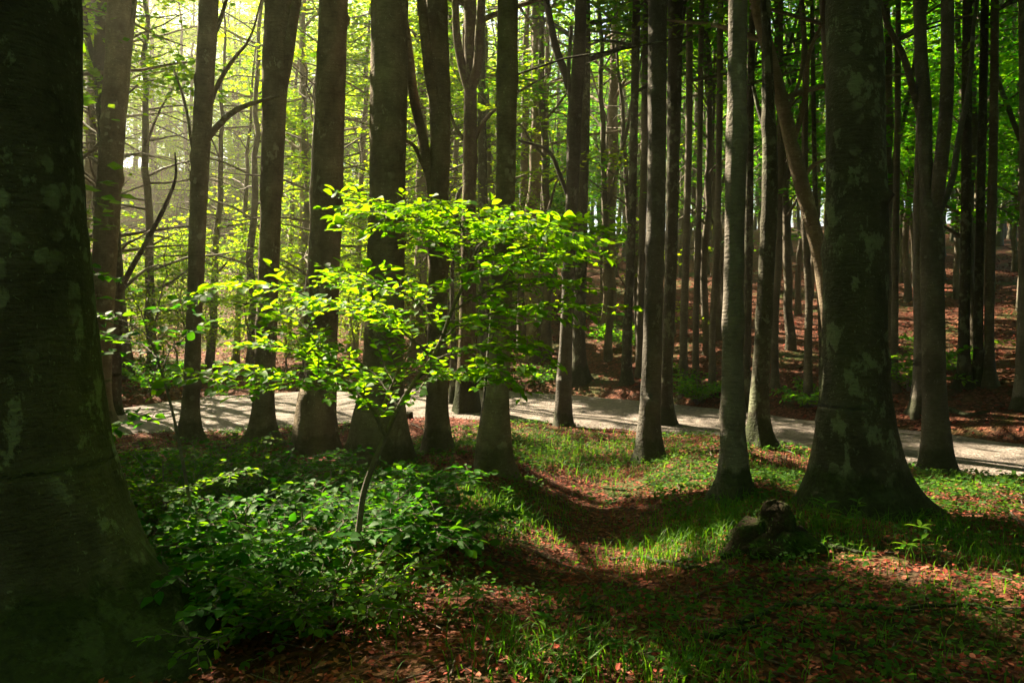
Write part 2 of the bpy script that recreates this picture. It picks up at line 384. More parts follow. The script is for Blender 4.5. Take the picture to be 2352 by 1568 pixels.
# ------------------------------------------------------------------ where the sun comes through the canopy
HOLES = []                                             # (centre, radius): gaps cut in the crowns so sun falls on chosen spots
def hole_g(px, py, r): HOLES.append((gpt(px, py), (r * .9 if px > 1150 and r < .5 and py < 1062 and gpt(px, py)[1] > 11 else r * 2.0) if py > 960 or r < .5 else r * 1.2))
def hole_p(px, py, d, r): HOLES.append((wpt(px, py, d), r))
for a in [(330, 968, .9), (420, 950, 1.0), (520, 940, 1.1), (600, 950, .9), (680, 925, 1.1), (760, 945, .8), (820, 930, .9), (960, 930, .9), (450, 985, .7),
          (1000, 990, .4), (1060, 975, .35), (1180, 990, .4), (1330, 975, .5), (1420, 990, .4), (1800, 1030, .3),
          (2230, 1050, .3), (2320, 1040, .3),
          (1360, 1120, .22), (1430, 1130, .25), (1250, 1220, .18), (1300, 1265, .2), (1270, 1240, .18), (1350, 1290, .16), (1140, 1150, .2), (1190, 1185, .2), (1100, 1130, .16),
          (1085, 1350, .14), (1050, 1310, .1), (1620, 1110, .3), (1560, 1085, .25), (1530, 1270, .2), (1600, 1235, .25), (1660, 1195, .22), (1290, 1045, .3), (1400, 1035, .3),
          (2200, 1150, .4), (2300, 1140, .35), (2110, 1300, .2), (2180, 1310, .25), (2260, 1325, .2), (2040, 1285, .16),
          (1280, 1540, .12), (1450, 1550, .14), (1180, 1500, .1), (1350, 1500, .1), (940, 1180, .16), (880, 1230, .16)]: hole_g(*a)
for a in [(1230, 860, .8), (1290, 850, .5), (1400, 770, .7), (1600, 650, .9), (1700, 690, .8), (1830, 725, .8), (1830, 780, .7), (2250, 800, .7), (2200, 950, .5), (2300, 960, .5), (2320, 720, .8), (2100, 720, .6), (1550, 850, .5), (1240, 800, .6)]: hole_g(*a)
hg = np.random.default_rng(22)
for _ in range(34): hole_g(hg.uniform(1180, 2345), hg.uniform(650, 880), hg.uniform(.4, .65))
hr = np.random.default_rng(21)
for _ in range(60): hole_p(hr.uniform(150, 1150), hr.uniform(-60, 760), hr.uniform(20, 34), hr.uniform(.6, 1.1))
for _ in range(75): hole_p(hr.uniform(930, 2050), hr.uniform(-40, 600), hr.uniform(22, 34), hr.uniform(.45, .9))
for y in range(60, 1000, 110): hole_p(1670, y, gpt(1690, 1140)[1], .32)
for y in range(700, 960, 90): hole_p(1288, y, gpt(1293, 980)[1], .4)
for y in range(560, 900, 90): hole_p(2124, y, gpt(2150, 1086)[1], .36)
for (px, py) in [(820, 460), (890, 480), (960, 500), (1020, 510), (1080, 515), (1140, 520), (1200, 505), (1270, 540), (1340, 525), (620, 670), (700, 680), (760, 720), (830, 640), (640, 770), (900, 700), (540, 680)]:
    hole_p(px, py, 4.2, .34)
for a in [(330, 1040, 5.5), (420, 1010, 6), (520, 1030, 6), (600, 1010, 6.2), (690, 1040, 5.6), (470, 1090, 5.2), (760, 1080, 5.2), (880, 1100, 5.2), (640, 1120, 5), (560, 1180, 4.6), (700, 1200, 4.6), (830, 1180, 4.6), (960, 1120, 5.4), (400, 1130, 4.8)]:
    hole_p(*a, .20)
for a in [(790, 1000, 10.5, .3), (815, 900, 10.5, .3), (690, 930, 11.5, .3), (1110, 980, 9.5, .25), (1125, 850, 9.5, .25), (1472, 960, 11.2, .25), (1480, 800, 11.2, .25), (215, 640, 15, .4), (215, 800, 15, .4)]: hole_p(*a)
for a in [(340, 962, 2.0), (450, 955, 2.2), (560, 945, 2.3), (670, 935, 2.2), (780, 935, 1.8), (950, 935, 1.2)]: HOLES.append((gpt(a[0], a[1]), a[2]))
HOLES.append((np.array([-9.0, 30.0, 1.0]), 6.0)); HOLES.append((np.array([-16.0, 34.0, 3.0]), 7.0))
HC = np.array([h[0] for h in HOLES], np.float32); HR = np.array([h[1] for h in HOLES], np.float32); S32 = S.astype(np.float32)
def in_hole(p, fac=1.0):
    out = np.zeros(len(p), bool)
    for i in range(0, len(p), 4000):
        v = p[i:i + 4000, None].astype(np.float32) - HC[None]; t = v @ S32
        d2 = (v ** 2).sum(-1) - t ** 2
        out[i:i + 4000] = ((t > 1.2) & (d2 < (HR * fac) ** 2)).any(1)
    return out

# ------------------------------------------------------------------ crowns
def sprays(c, r, n, size, flat=.16):
    """n leaves scattered in flat sprays round each centre -> (base, axis, normal, length, width)"""
    k = len(c)
    a = rng.random((k, n)) * 2 * math.pi; q = np.sqrt(rng.random((k, n))) * (r[:, None] if np.ndim(r) else r)
    o = np.stack([np.cos(a) * q, np.sin(a) * q, rng.normal(0, flat, (k, n)) * .5 - .18 * q * q], -1)
    tilt = rng.normal(0, .22, (k, 1, 3)); tilt[..., 2] = 0
    o[..., 2] += (o * tilt).sum(-1)
    p = (c[:, None] + o).reshape(-1, 3)
    out = nrm(np.stack([np.cos(a), np.sin(a), 0 * a], -1).reshape(-1, 3) + rng.normal(0, .7, (k * n, 3)) * [1, 1, .25])
    nn = nrm(np.stack([rng.normal(0, .42, k * n), rng.normal(0, .42, k * n), np.ones(k * n)], -1))
    L = size * rng.uniform(.7, 1.25, k * n)
    return p, out, nn, L, L * rng.uniform(.6, .8, k * n)

REF = []                                               # (px, name) of the trees that labels can point to
def main_tree(name, label, pts, base_py=None, limbs=(), flare=(1.0, .28, 5, .35, ()), seg=22, mat=None, H=18.0, group=None, crown=(240, 24, .165), low=0.0, d=None, lean_d=0.0, wob=.03, crown_r=3.2, z0=.45, leafm=None, seed=None):
    """pts: [(px,py,width px)] from the top of the picture down to the foot"""
    seed = seed if seed is not None else rng.integers(1, 500)
    pts = sorted(pts, key=lambda q: q[1])
    foot = pts[-1]
    if d is None:
        d = gpt(foot[0], base_py or foot[1])[1]
    g0 = float(gh((foot[0] - CX) / F * d, d))
    P = []; R = []
    for (px, py, w) in reversed(pts):
        p = wpt(px, py, d)
        P.append(p); R.append(w / 2 / F * d)
    P = np.array(P); R = np.array(R)
    base = np.array([P[0, 0], d, g0])
    keep = P[:, 2] > g0 + .25
    P = P[keep]; R = R[keep]
    P = np.vstack([[base[0], d, g0 - .3], [base[0], d, g0 + .05], P]); R = np.concatenate([[R[0]], [R[0]], R])
    P[:, 1] += lean_d * (P[:, 2] - g0)
    top = P[-1]; dirn = (P[-1] - P[-2]); dirn = dirn / np.linalg.norm(dirn); dirn = nrm(dirn * .6 + np.array([0, 0, .8]))
    hrem = max(H - (top[2] - g0), 1.5)
    ext = [top + dirn * hrem * q + np.array([rng.normal(0, .1), rng.normal(0, .1), 0]) * q for q in (.33, .66, 1.0)]
    P = np.vstack([P, ext]); R = np.concatenate([R, R[-1] * np.array([.78, .5, .12])])
    PR = np.hstack([P, R[:, None]])
    # rings: dense near the foot
    full = bezres(PR, 240); z = full[:, 2]
    sel = [0]; 
    for i in range(1, 240):
        step = .05 if z[i] < g0 + .9 else .22
        if z[i] - z[sel[-1]] >= step: sel.append(i)
    full = full[sel]
    zz = np.concatenate([np.arange(g0 - .3, g0 + .9, .05), np.arange(g0 + .9, g0 + 7.0, .07 if seg > 18 else .16), np.arange(g0 + 7.0, full[-1, 2], .25)])
    full = np.stack([np.interp(zz, PR_z, PR_c) for PR_z, PR_c in ((full[:, 2], full[:, k]) for k in range(4))], -1)
    full[:, 3] = np.maximum(full[:, 3], .008)
    e = empty(name, base, label, 'tree', group)
    if not flare[4]:
        r0 = full[0, 3]; flare = (*flare[:4], tuple((a_ * 1.35 + rng.normal(0, .3), r0 * rng.uniform(.5, 1.3), rng.uniform(5, 11)) for a_ in range(5)))
    kr = np.random.default_rng(int(seed) + 5)
    knots = [(kr.uniform(.6, min(9, H * .6)), kr.random() * 2 * PI, r_k * kr.uniform(-.14, .34), kr.uniform(.04, .13)) for r_k in [float(np.median(full[:, 3]))] * (16 if seg > 18 else 6)]
    parts = [tube(full[:, :3] - base, full[:, 3], seg, flare, wob, seed, knots)]
    # crown limbs high up
    nsp, nlf, size = crown
    cents = []
    nl = max(6, nsp // 22)
    for i in range(nl):
        h = g0 + (z0 + (.96 - z0) * (i + rng.random()) / nl) * H
        q = np.array([np.interp(h, full[:, 2], full[:, k]) for k in range(4)])
        a = i * 2.4 + rng.normal(0, .4); L = crown_r * rng.uniform(.7, 1.25) * (1.25 - .6 * (h - g0) / H)
        up = rng.uniform(.25, .8)
        u = np.linspace(0, 1, 7)[:, None]
        br = q[:3] + np.array([math.cos(a), math.sin(a), 0]) * u * L + np.array([0, 0, 1.0]) * (up * L * (u - .45 * u * u))
        br += np.cumsum(rng.normal(0, .05 * L, (7, 3)), 0) * .4 * u
        parts.append(tube(br - base, np.linspace(min(q[3] * .5, .09), .012, 7), 6))
        m = max(4, nsp // nl)
        uu = rng.uniform(.25, 1.05, m); idx = np.clip((uu * 6).astype(int), 0, 5); fr = (uu * 6 - idx)[:, None]
        cc = br[idx] * (1 - fr) + br[idx + 1] * fr + rng.normal(0, 1, (m, 3)) * [.55, .55, .3]
        cents.append(cc)
    tm = tubes_mesh(name + '_trunk', parts)
    link('trunk', tm, mat or M_BARK, e)
    for lb in limbs:
        kind = 'limb'
        dep = rng.normal(0, .12)
        L = []
        for j, (px, py, w) in enumerate(lb):
            p = wpt(px, py, d); p[1] += lean_d * (p[2] - g0) + dep * j
            s_ = p[1] / d
            p = wpt(px, py, p[1])
            L.append([*p, w / 2 / F * d])
        L = np.array(L)
        # carry limbs that leave the picture a little further up
        if lb[-1][1] <= 5:
            v = nrm(L[-1, :3] - L[-2, :3])
            L = np.vstack([L, [*(L[-1, :3] + v * 2.2 + [0, 0, .6]), max(.01, L[-1, 3] * .5)], [*(L[-1, :3] + v * 4.0 + [0, 0, 1.6]), .012]])
            cents.append(L[-1, :3] + rng.normal(0, .8, (14, 3)))
        Lr = bezres(L, 8 * len(L)); Lr[:, 3] = np.maximum(Lr[:, 3], .006)
        v, f = tube(Lr[:, :3] - base, Lr[:, 3], 10, None, wob, seed)
        link('limb', mesh('limb', v, [f]), mat or M_BARK, e)
    c = np.concatenate(cents) if cents else np.zeros((0, 3))
    px, py = proj(c)
    inview = (c[:, 1] > .5) & (px > -200) & (px < 2552) & (py > -60)
    c = c[~inview | (rng.random(len(c)) < low)]
    c = c[~in_hole(c, 1.25)]
    p, dd, nn, L, Wd = sprays(c, .62, nlf, size)
    px, py = proj(p); ok = ~in_hole(p)
    if low == 0: ok &= ~((p[:, 1] > .5) & (px > -120) & (px < 2472) & (py > -12))
    p, dd, nn, L, Wd = p[ok], dd[ok], nn[ok], L[ok], Wd[ok]
    if len(p): link('crown', leaves('crown', p - base, dd, nn, L, Wd), leafm or M_LEAF, e)
    return e, d

PI = math.pi
T = main_tree
# the giant at the left edge
T('giant_beech', 'giant dark beech filling the left edge, broad mossy root flare',
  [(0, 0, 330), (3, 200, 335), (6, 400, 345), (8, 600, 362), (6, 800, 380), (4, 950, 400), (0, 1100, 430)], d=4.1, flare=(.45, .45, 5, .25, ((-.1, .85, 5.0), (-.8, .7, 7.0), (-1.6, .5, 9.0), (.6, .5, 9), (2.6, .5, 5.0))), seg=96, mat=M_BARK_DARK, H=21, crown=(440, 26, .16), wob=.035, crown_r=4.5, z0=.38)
T('beech_tree', 'leaning slender beech right beside the giant left trunk, its left edge sunlit',
  [(278, 0, 58), (270, 150, 56), (258, 320, 54), (244, 520, 54), (234, 700, 52), (228, 860, 50), (226, 975, 56)], base_py=985, limbs=[[(278, 260, 16), (295, 130, 14), (310, 0, 11)], [(262, 330, 10), (215, 345, 8), (180, 372, 6)]], H=17, low=.08)
T('beech_tree', 'dark twisted beech stem half hidden behind the leaning slender left beech',
  [(238, 0, 30), (232, 120, 30), (236, 240, 30), (250, 380, 28), (262, 560, 30), (264, 750, 32), (258, 960, 34)], base_py=972, d=16.0,
  limbs=[[(262, 690, 16), (300, 620, 13), (345, 540, 11), (385, 460, 9), (404, 405, 6), (402, 350, 3)], [(232, 180, 16), (208, 110, 13), (190, 0, 10)], [(232, 150, 10), (200, 90, 9), (170, 0, 9)]], H=16, low=.1, mat=M_BARK_DARK)
T('beech_tree', 'slim straight beech with long limbs reaching right across the bright leaves',
  [(480, 0, 44), (472, 150, 42), (464, 300, 40), (456, 480, 38), (448, 680, 35), (441, 850, 34), (436, 985, 38)], base_py=1012,
  limbs=[[(472, 325, 16), (500, 290, 14), (545, 252, 12), (600, 232, 8), (660, 215, 4)], [(470, 310, 13), (492, 215, 11), (530, 145, 9), (570, 95, 6), (600, 0, 4)], [(458, 440, 9), (440, 330, 7), (428, 250, 6), (400, 160, 4)], [(474, 120, 12), (505, 50, 10), (520, 0, 8)]], H=16, low=.1)
T('beech_tree', 'forked pale brown beech in the glow, third slim trunk from the left giant',
  [(638, 0, 54), (634, 120, 60), (628, 300, 52), (621, 500, 48), (613, 750, 46), (607, 900, 46), (604, 985, 52)], base_py=1018, limbs=[[(640, 230, 30), (660, 140, 26), (672, 60, 24), (682, 0, 22)]], H=17)
T('beech_tree', 'thick smooth beech glowing warm, left of the thickest centre-left trunk',
  [(766, 0, 66), (760, 200, 66), (753, 420, 68), (747, 600, 68), (741, 750, 72), (734, 880, 78), (726, 975, 88)], base_py=1040, flare=(.35, .4, 4, .3, ((PI * .9, .16, 6),)), H=18, seg=30)
T('beech_tree', 'thickest trunk left of centre, behind the bright sapling leaves',
  [(894, 0, 84), (893, 200, 86), (890, 400, 84), (887, 600, 85), (883, 760, 88), (878, 880, 96), (872, 960, 110)], base_py=1062, flare=(.4, .42, 4, .4, ((PI * .95, .22, 8), (0.2, .1, 6))), H=19, seg=36)
T('beech_tree', 'ridged beech with limbs on its left, just right of the thickest left-centre trunk',
  [(1002, 0, 52), (1005, 120, 50), (1012, 260, 48), (1010, 420, 45), (1006, 620, 45), (1004, 800, 46), (1004, 960, 50)], base_py=1035, flare=(.7, .22, 4, .5, ((0.1, .16, 8),)),
  limbs=[[(1004, 520, 24), (990, 420, 23), (972, 320, 22), (950, 220, 22), (938, 120, 20), (925, 40, 18), (905, 0, 14)], [(1012, 300, 24), (990, 190, 24), (978, 100, 22), (968, 0, 20)], [(1000, 450, 12), (970, 375, 10), (945, 330, 8), (900, 318, 4)], [(985, 655, 9), (960, 650, 8), (925, 668, 5)]], crown=(520, 36, .18), crown_r=4.4, H=18, wob=.06, low=.12)
T('beech_tree', 'fork-topped beech with a golden mossy foot at the road edge, right of the ridged beech',
  [(1080, 200, 30), (1080, 330, 32), (1077, 480, 32), (1075, 650, 36), (1073, 800, 40), (1072, 900, 46)], base_py=952, flare=(.6, .35, 4, .4, ((0.3, .16, 6), (2.7, .12, 6))), mat=M_BARK_MOSSY,
  limbs=[[(1080, 215, 24), (1062, 155, 20), (1050, 90, 18), (1046, 0, 15)], [(1080, 215, 24), (1097, 150, 22), (1101, 80, 20), (1106, 0, 18)], [(1082, 340, 14), (1104, 290, 11), (1124, 265, 9), (1140, 250, 7)], [(1074, 190, 12), (1066, 90, 10), (1075, 0, 8)], [(1074, 330, 12), (1050, 300, 9), (1030, 250, 7)]], crown=(520, 36, .18), crown_r=4.4, H=18, low=.15)
T('beech_tree', 'smooth straight dark beech right of centre-left fork, rising bare past the sapling',
  [(1166, 0, 48), (1164, 200, 47), (1162, 400, 44), (1156, 600, 44), (1149, 780, 46), (1142, 920, 54), (1136, 1010, 66)], base_py=1085, flare=(.55, .3, 4, .4, ((0.5, .14, 8), (PI * .85, .1, 8))), H=18, seg=28)
T('beech_tree', 'thin dark stem leaning just behind the left side of the bare straight beech',
  [(1140, 600, 14), (1130, 760, 15), (1118, 900, 16), (1108, 1000, 18)], base_py=1028, seg=12, H=11, crown=(60, 20, .11), mat=M_BARK_DARK)
T('beech_tree', 'tall forked beech in the middle with a sunlit left edge by the road',
  [(1325, 190, 30), (1320, 260, 34), (1316, 380, 30), (1311, 520, 28), (1305, 660, 28), (1299, 800, 29), (1294, 920, 34)], mat=M_BARK_GREY, base_py=980, flare=(.5, .3, 4, .3, ((0.3, .1, 6),)),
  limbs=[[(1320, 240, 22), (1300, 175, 19), (1276, 110, 18), (1262, 40, 16), (1254, 0, 14)], [(1322, 250, 24), (1332, 160, 24), (1335, 70, 24), (1336, 0, 22)], [(1312, 470, 10), (1285, 400, 10), (1262, 350, 8), (1190, 322, 6)], [(1316, 300, 9), (1306, 180, 9), (1312, 60, 7)]], crown=(520, 36, .18), crown_r=4.4, H=18, low=.15)
T('beech_tree', 'rough dark beech standing close behind the sunlit-edged forked beech',
  [(1342, 0, 26), (1342, 200, 28), (1338, 400, 28), (1334, 600, 28), (1330, 760, 30)], base_py=872, crown=(520, 36, .18), crown_r=4.4, H=18, mat=M_BARK_DARK, low=.2, seg=14)
T('beech_tree', 'straight mid-sized beech with green moss speckles, left one of the close pair right of centre',
  [(1510, 0, 42), (1509, 200, 42), (1508, 400, 41), (1504, 600, 42), (1499, 780, 44), (1494, 920, 47), (1491, 1000, 52)], mat=M_BARK_GREY, base_py=1054, flare=(.5, .25, 4, .35, ((0.1, .1, 8),)), H=17)
T('beech_tree', 'darker beech tucked behind the right side of the moss-speckled pair',
  [(1552, 0, 34), (1549, 180, 32), (1546, 360, 29), (1542, 560, 28), (1536, 740, 27), (1530, 900, 28)], base_py=984, limbs=[[(1548, 160, 16), (1565, 60, 14), (1572, 0, 12)]], crown=(520, 36, .18), crown_r=4.4, H=18, mat=M_BARK_DARK, low=.1)
T('beech_tree', 'pale beech trunk brightly sunlit along its left side, right of centre',
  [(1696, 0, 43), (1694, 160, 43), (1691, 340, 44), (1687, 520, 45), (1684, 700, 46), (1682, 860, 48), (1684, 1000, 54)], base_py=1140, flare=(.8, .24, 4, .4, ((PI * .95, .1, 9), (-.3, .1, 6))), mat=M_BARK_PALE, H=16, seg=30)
T('beech_tree', 'dim straight beech between the sunlit pale trunk and the leaning trunk',
  [(1765, 250, 28), (1768, 350, 34), (1767, 480, 35), (1760, 620, 36), (1752, 780, 38), (1744, 930, 38)], base_py=1022, limbs=[[(1768, 320, 14), (1745, 260, 11), (1730, 200, 8)], [(1766, 290, 20), (1762, 150, 16), (1752, 0, 12)]], crown=(520, 36, .18), crown_r=4.4, H=18, mat=M_BARK_DARK)
T('beech_tree', 'strongly leaning beech arching up left from behind the big right-hand trunk',
  [(1736, 0, 30), (1752, 70, 30), (1774, 150, 30), (1802, 260, 32), (1832, 390, 34), (1862, 500, 36), (1888, 610, 36), (1905, 720, 38), (1918, 850, 40)], base_py=980, d=12.5,
  limbs=[[(1822, 330, 14), (1850, 220, 12), (1860, 120, 10), (1885, 60, 7)], [(1838, 420, 10), (1868, 380, 10), (1900, 365, 8)], [(1802, 265, 10), (1835, 190, 8), (1846, 60, 6)]], H=12, low=.1)
T('beech_tree', 'massive dark beech right of centre with wide buttressed foot',
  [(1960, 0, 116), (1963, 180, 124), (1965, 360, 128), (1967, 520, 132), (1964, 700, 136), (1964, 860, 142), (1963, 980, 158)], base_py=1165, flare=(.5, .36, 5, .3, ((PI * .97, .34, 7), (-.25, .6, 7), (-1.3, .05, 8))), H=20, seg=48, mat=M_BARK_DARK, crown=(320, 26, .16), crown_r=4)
T('beech_tree', 'narrow pale stem showing along the upper left edge of the massive right beech',
  [(1892, 0, 20), (1898, 100, 22), (1906, 220, 22), (1915, 450, 24), (1922, 800, 26)], base_py=965, d=14.5, H=14, mat=M_BARK_PALE, seg=12)
T('beech_tree', 'three-forked beech at the right with a sunlit grey stem by the road',
  [(2130, 420, 34), (2140, 520, 50), (2141, 640, 50), (2143, 780, 50), (2147, 920, 52), (2150, 1010, 58)], base_py=1086, flare=(.5, .28, 4, .35, ((-.15, .16, 7),)), mat=M_BARK_GREY, seg=26,
  limbs=[[(2138, 480, 32), (2126, 380, 30), (2124, 260, 30), (2116, 140, 28), (2112, 0, 26)], [(2146, 500, 32), (2158, 400, 30), (2170, 290, 28), (2176, 150, 27), (2176, 0, 26)], [(2150, 500, 18), (2185, 420, 15), (2200, 330, 14), (2228, 180, 12), (2236, 60, 10), (2245, 0, 9)], [(2122, 300, 18), (2098, 210, 16), (2075, 130, 15), (2040, 60, 12), (2020, 0, 10)]], H=14)
T('beech_tree', 'slim sunlit stem across the road, just left of the three-forked beech',
  [(2112, 300, 16), (2106, 500, 18), (2108, 640, 20), (2110, 780, 21), (2108, 900, 22)], base_py=948, H=15, mat=M_BARK_PALE, seg=14, low=.15)
T('beech_tree', 'dark stem across the road, first one right of the three-forked beech',
  [(2222, 0, 20), (2220, 300, 21), (2218, 560, 22), (2214, 760, 23)], base_py=892, H=16, seg=14, mat=M_BARK_DARK, low=.2)
T('beech_tree', 'left stem of the near-touching dark pair by the right edge',
  [(2262, 0, 17), (2256, 300, 18), (2250, 560, 18), (2247, 760, 20)], base_py=884, H=16, seg=14, mat=M_BARK_DARK, low=.2)
T('beech_tree', 'right stem of the near-touching dark pair by the right edge',
  [(2285, 0, 16), (2282, 300, 18), (2276, 560, 19), (2272, 760, 20)], base_py=886, H=16, seg=14, mat=M_BARK_FAR, low=.2)
T('beech_tree', 'grey stem cut by the right edge of the photo on the far bank',
  [(2352, 400, 18), (2352, 600, 20), (2348, 760, 22), (2345, 880, 24)], base_py=940, H=15, seg=14, mat=M_BARK_PALE, low=.2)
# ---- further stems across the road, each where the photo shows it
for (label, pts, b, m) in [
    ('grey stem on the slope just right of the bare straight beech', [(1205, 350, 18), (1200, 560, 18), (1198, 720, 20)], 802, M_BARK_FAR),
    ('slim stem at mid-slope between bare straight and forked middle beeches', [(1252, 320, 14), (1246, 560, 15), (1243, 700, 16)], 756, M_BARK_FAR),
    ('dark stem on the slope left of the moss-speckled pair', [(1462, 0, 18), (1456, 300, 18), (1448, 600, 19), (1440, 780, 22)], 880, M_BARK_DARK),
    ('pale-edged stem immediately left of the moss-speckled pair', [(1484, 0, 16), (1480, 300, 17), (1474, 600, 17), (1470, 760, 18)], 862, M_BARK_FAR),
    ('stem on the bank right of the dark tucked beech', [(1584, 0, 15), (1582, 300, 16), (1575, 600, 17), (1570, 780, 18)], 902, M_BARK_FAR),
    ('slender green-lit stem mid-way between the pair and the sunlit pale trunk', [(1612, 0, 12), (1608, 300, 13), (1602, 620, 14), (1598, 760, 14)], 880, M_BARK_FAR),
    ('slender stem close left of the sunlit pale trunk', [(1655, 0, 13), (1652, 300, 14), (1645, 600, 14), (1636, 760, 15)], 898, M_BARK_FAR),
    ('mottled stem peeking out right of the sunlit pale trunk', [(1722, 300, 18), (1720, 500, 20), (1716, 700, 22), (1712, 850, 22)], 945, M_BARK_DARK),
    ('stem on the bank right of the dim straight beech', [(1790, 450, 14), (1788, 600, 15), (1780, 740, 16)], 890, M_BARK_FAR),
    ('lone stem on the far bank under the leaning beech', [(1850, 550, 16), (1858, 680, 17), (1856, 800, 18)], 928, M_BARK_FAR),
    ('thin stem on the far bank hugging the left edge of the massive beech', [(1878, 600, 12), (1884, 700, 13), (1888, 800, 14)], 930, M_BARK_DARK),
    ('stem on the far bank just right of the massive beech', [(2062, 200, 13), (2058, 500, 14), (2055, 760, 15)], 900, M_BARK_FAR),
    ('stout hollow-barked stem behind the fork-topped beech', [(1110, 500, 24), (1112, 700, 26), (1110, 800, 28)], 885, M_BARK_DARK)]:
    T('beech_tree', label, pts, base_py=b, seg=12, H=15, mat=m, crown=(120, 20, .14), low=.35, flare=(.5, .3, 4, .3, ()), leafm=M_LEAF_FAR)

# ------------------------------------------------------------------ the forest behind: a few kinds of tree, then copies
def forest_kind(kind, seed):
    """returns (trunk mesh, crown mesh) of a full tree standing at the origin"""
    r = np.random.default_rng(seed)
    H = {'slim': 15, 'leafy': 14, 'bush': 4.5, 'wide': 15}[kind] * r.uniform(.9, 1.1)
    r0 = {'slim': .10, 'leafy': .13, 'bush': .035, 'wide': .20}[kind] * r.uniform(.8, 1.25)
    z = np.linspace(-.3, H, 26)
    k = np.cumsum(r.normal(0, .04, (26, 2)), 0) + (z / H)[:, None] * r.normal(0, .7, 2)
    P = np.stack([k[:, 0] - k[1, 0], k[:, 1] - k[1, 1], z], -1)
    R = np.maximum(r0 * (1 - .9 * np.clip(z / H, 0, 1) ** 1.2), .012)
    parts = [tube(P, R, 9, (.6, .25, 4, .3, ()), .05, seed)]
    if kind == 'slim':                                 # forked and crooked like the crowded stems on the slope
        for j in range(int(r.integers(0, 4))):
            f0 = r.uniform(.22, .6); h = f0 * H; q = np.array([np.interp(h, z, P[:, i]) for i in range(3)]); rr = np.interp(h, z, R)
            u = np.linspace(0, 1, 12)[:, None]; a = r.random() * 2 * PI; Ls = H * (1 - f0) * r.uniform(.55, .95)
            br = q + np.array([math.cos(a), math.sin(a), 0]) * Ls * (.34 * u - .14 * u * u) + np.array([0, 0, 1.]) * Ls * u + np.cumsum(r.normal(0, .05, (12, 3)), 0) * u
            parts.append(tube(br, np.maximum(rr * .68 * (1 - .85 * u[:, 0]), .01), 7))
        for j in range(6):                             # dead lower twigs
            h = r.uniform(.1, .4) * H; q = np.array([np.interp(h, z, P[:, i]) for i in range(3)]); a = r.random() * 2 * PI; Ls = r.uniform(.4, 1.3)
            u = np.linspace(0, 1, 5)[:, None]; parts.append(tube(q + np.array([math.cos(a), math.sin(a), 0]) * Ls * u + np.array([0, 0, .35]) * Ls * u + r.normal(0, .04, (5, 3)) * u, np.linspace(.014, .004, 5), 5))
    z0 = {'slim': .16, 'leafy': .10, 'bush': .08, 'wide': .3}[kind]
    nl = {'slim': 20, 'leafy': 30, 'bush': 16, 'wide': 26}[kind]
    cr = {'slim': 2.3, 'leafy': 3.2, 'bush': 1.6, 'wide': 3.6}[kind]
    cents = []
    for i in range(nl):
        f = z0 + (1 - z0) * (i + r.random()) / nl
        h = f * H; q = np.array([np.interp(h, z, P[:, j]) for j in range(3)]); rr = np.interp(h, z, R)
        a = r.random() * 2 * PI
        L = cr * r.uniform(.5, 1.2) * (1.0 - .55 * max(0, f - .55) / .45) * (.55 + .45 * min(1, f / .45))
        up = r.uniform(.1, .75) + (.5 if kind == 'slim' else 0)
        u = np.linspace(0, 1, 6)[:, None]
        br = q + np.array([math.cos(a), math.sin(a), 0]) * u * L + np.array([0, 0, 1.]) * up * L * (u - .4 * u * u) + np.cumsum(r.normal(0, .04 * L, (6, 3)), 0) * u
        parts.append(tube(br, np.linspace(max(.012, rr * .42), .008, 6), 5))
        m = {'slim': 7 if f < .62 else 1, 'leafy': 5 if f < .7 else 2, 'bush': 6, 'wide': 8}[kind]
        uu = r.uniform(.3, 1.05, m); ix = np.clip((uu * 5).astype(int), 0, 4); fr = (uu * 5 - ix)[:, None]
        cents.append(br[ix] * (1 - fr) + br[ix + 1] * fr + r.normal(0, 1, (m, 3)) * [.4, .4, .16])
    c = np.concatenate(cents)
    p, dd, nn, L, Wd = sprays(c, r.uniform(.35, .75, len(c)), {'slim': 36, 'leafy': 40, 'bush': 32, 'wide': 34}[kind], {'slim': .14, 'leafy': .14, 'bush': .10, 'wide': .15}[kind], .06)
    return tubes_mesh(kind + '_trunk', parts), leaves(kind + '_crown', p, dd, nn, L, Wd), (p, dd, nn, L, Wd)
KINDS = {'slim': [forest_kind('slim', 100 + i) for i in range(7)], 'leafy': [forest_kind('leafy', 200 + i) for i in range(5)],
         'bush': [forest_kind('bush', 300 + i) for i in range(4)], 'wide': [forest_kind('wide', 400 + i) for i in range(4)]}
for k, mats in (('slim', M_LEAF_FAR), ('leafy', M_LEAF_BRIGHT), ('bush', M_LEAF_BRIGHT), ('wide', M_LEAF)):
    for tm, cm, _ in KINDS[k]:
        tm.materials.append(M_BARK_FAR); cm.materials.append(mats)
placed = []
def free(x, y, r):
    return all((x - a) ** 2 + (y - b) ** 2 > (r + c) ** 2 for a, b, c in placed)
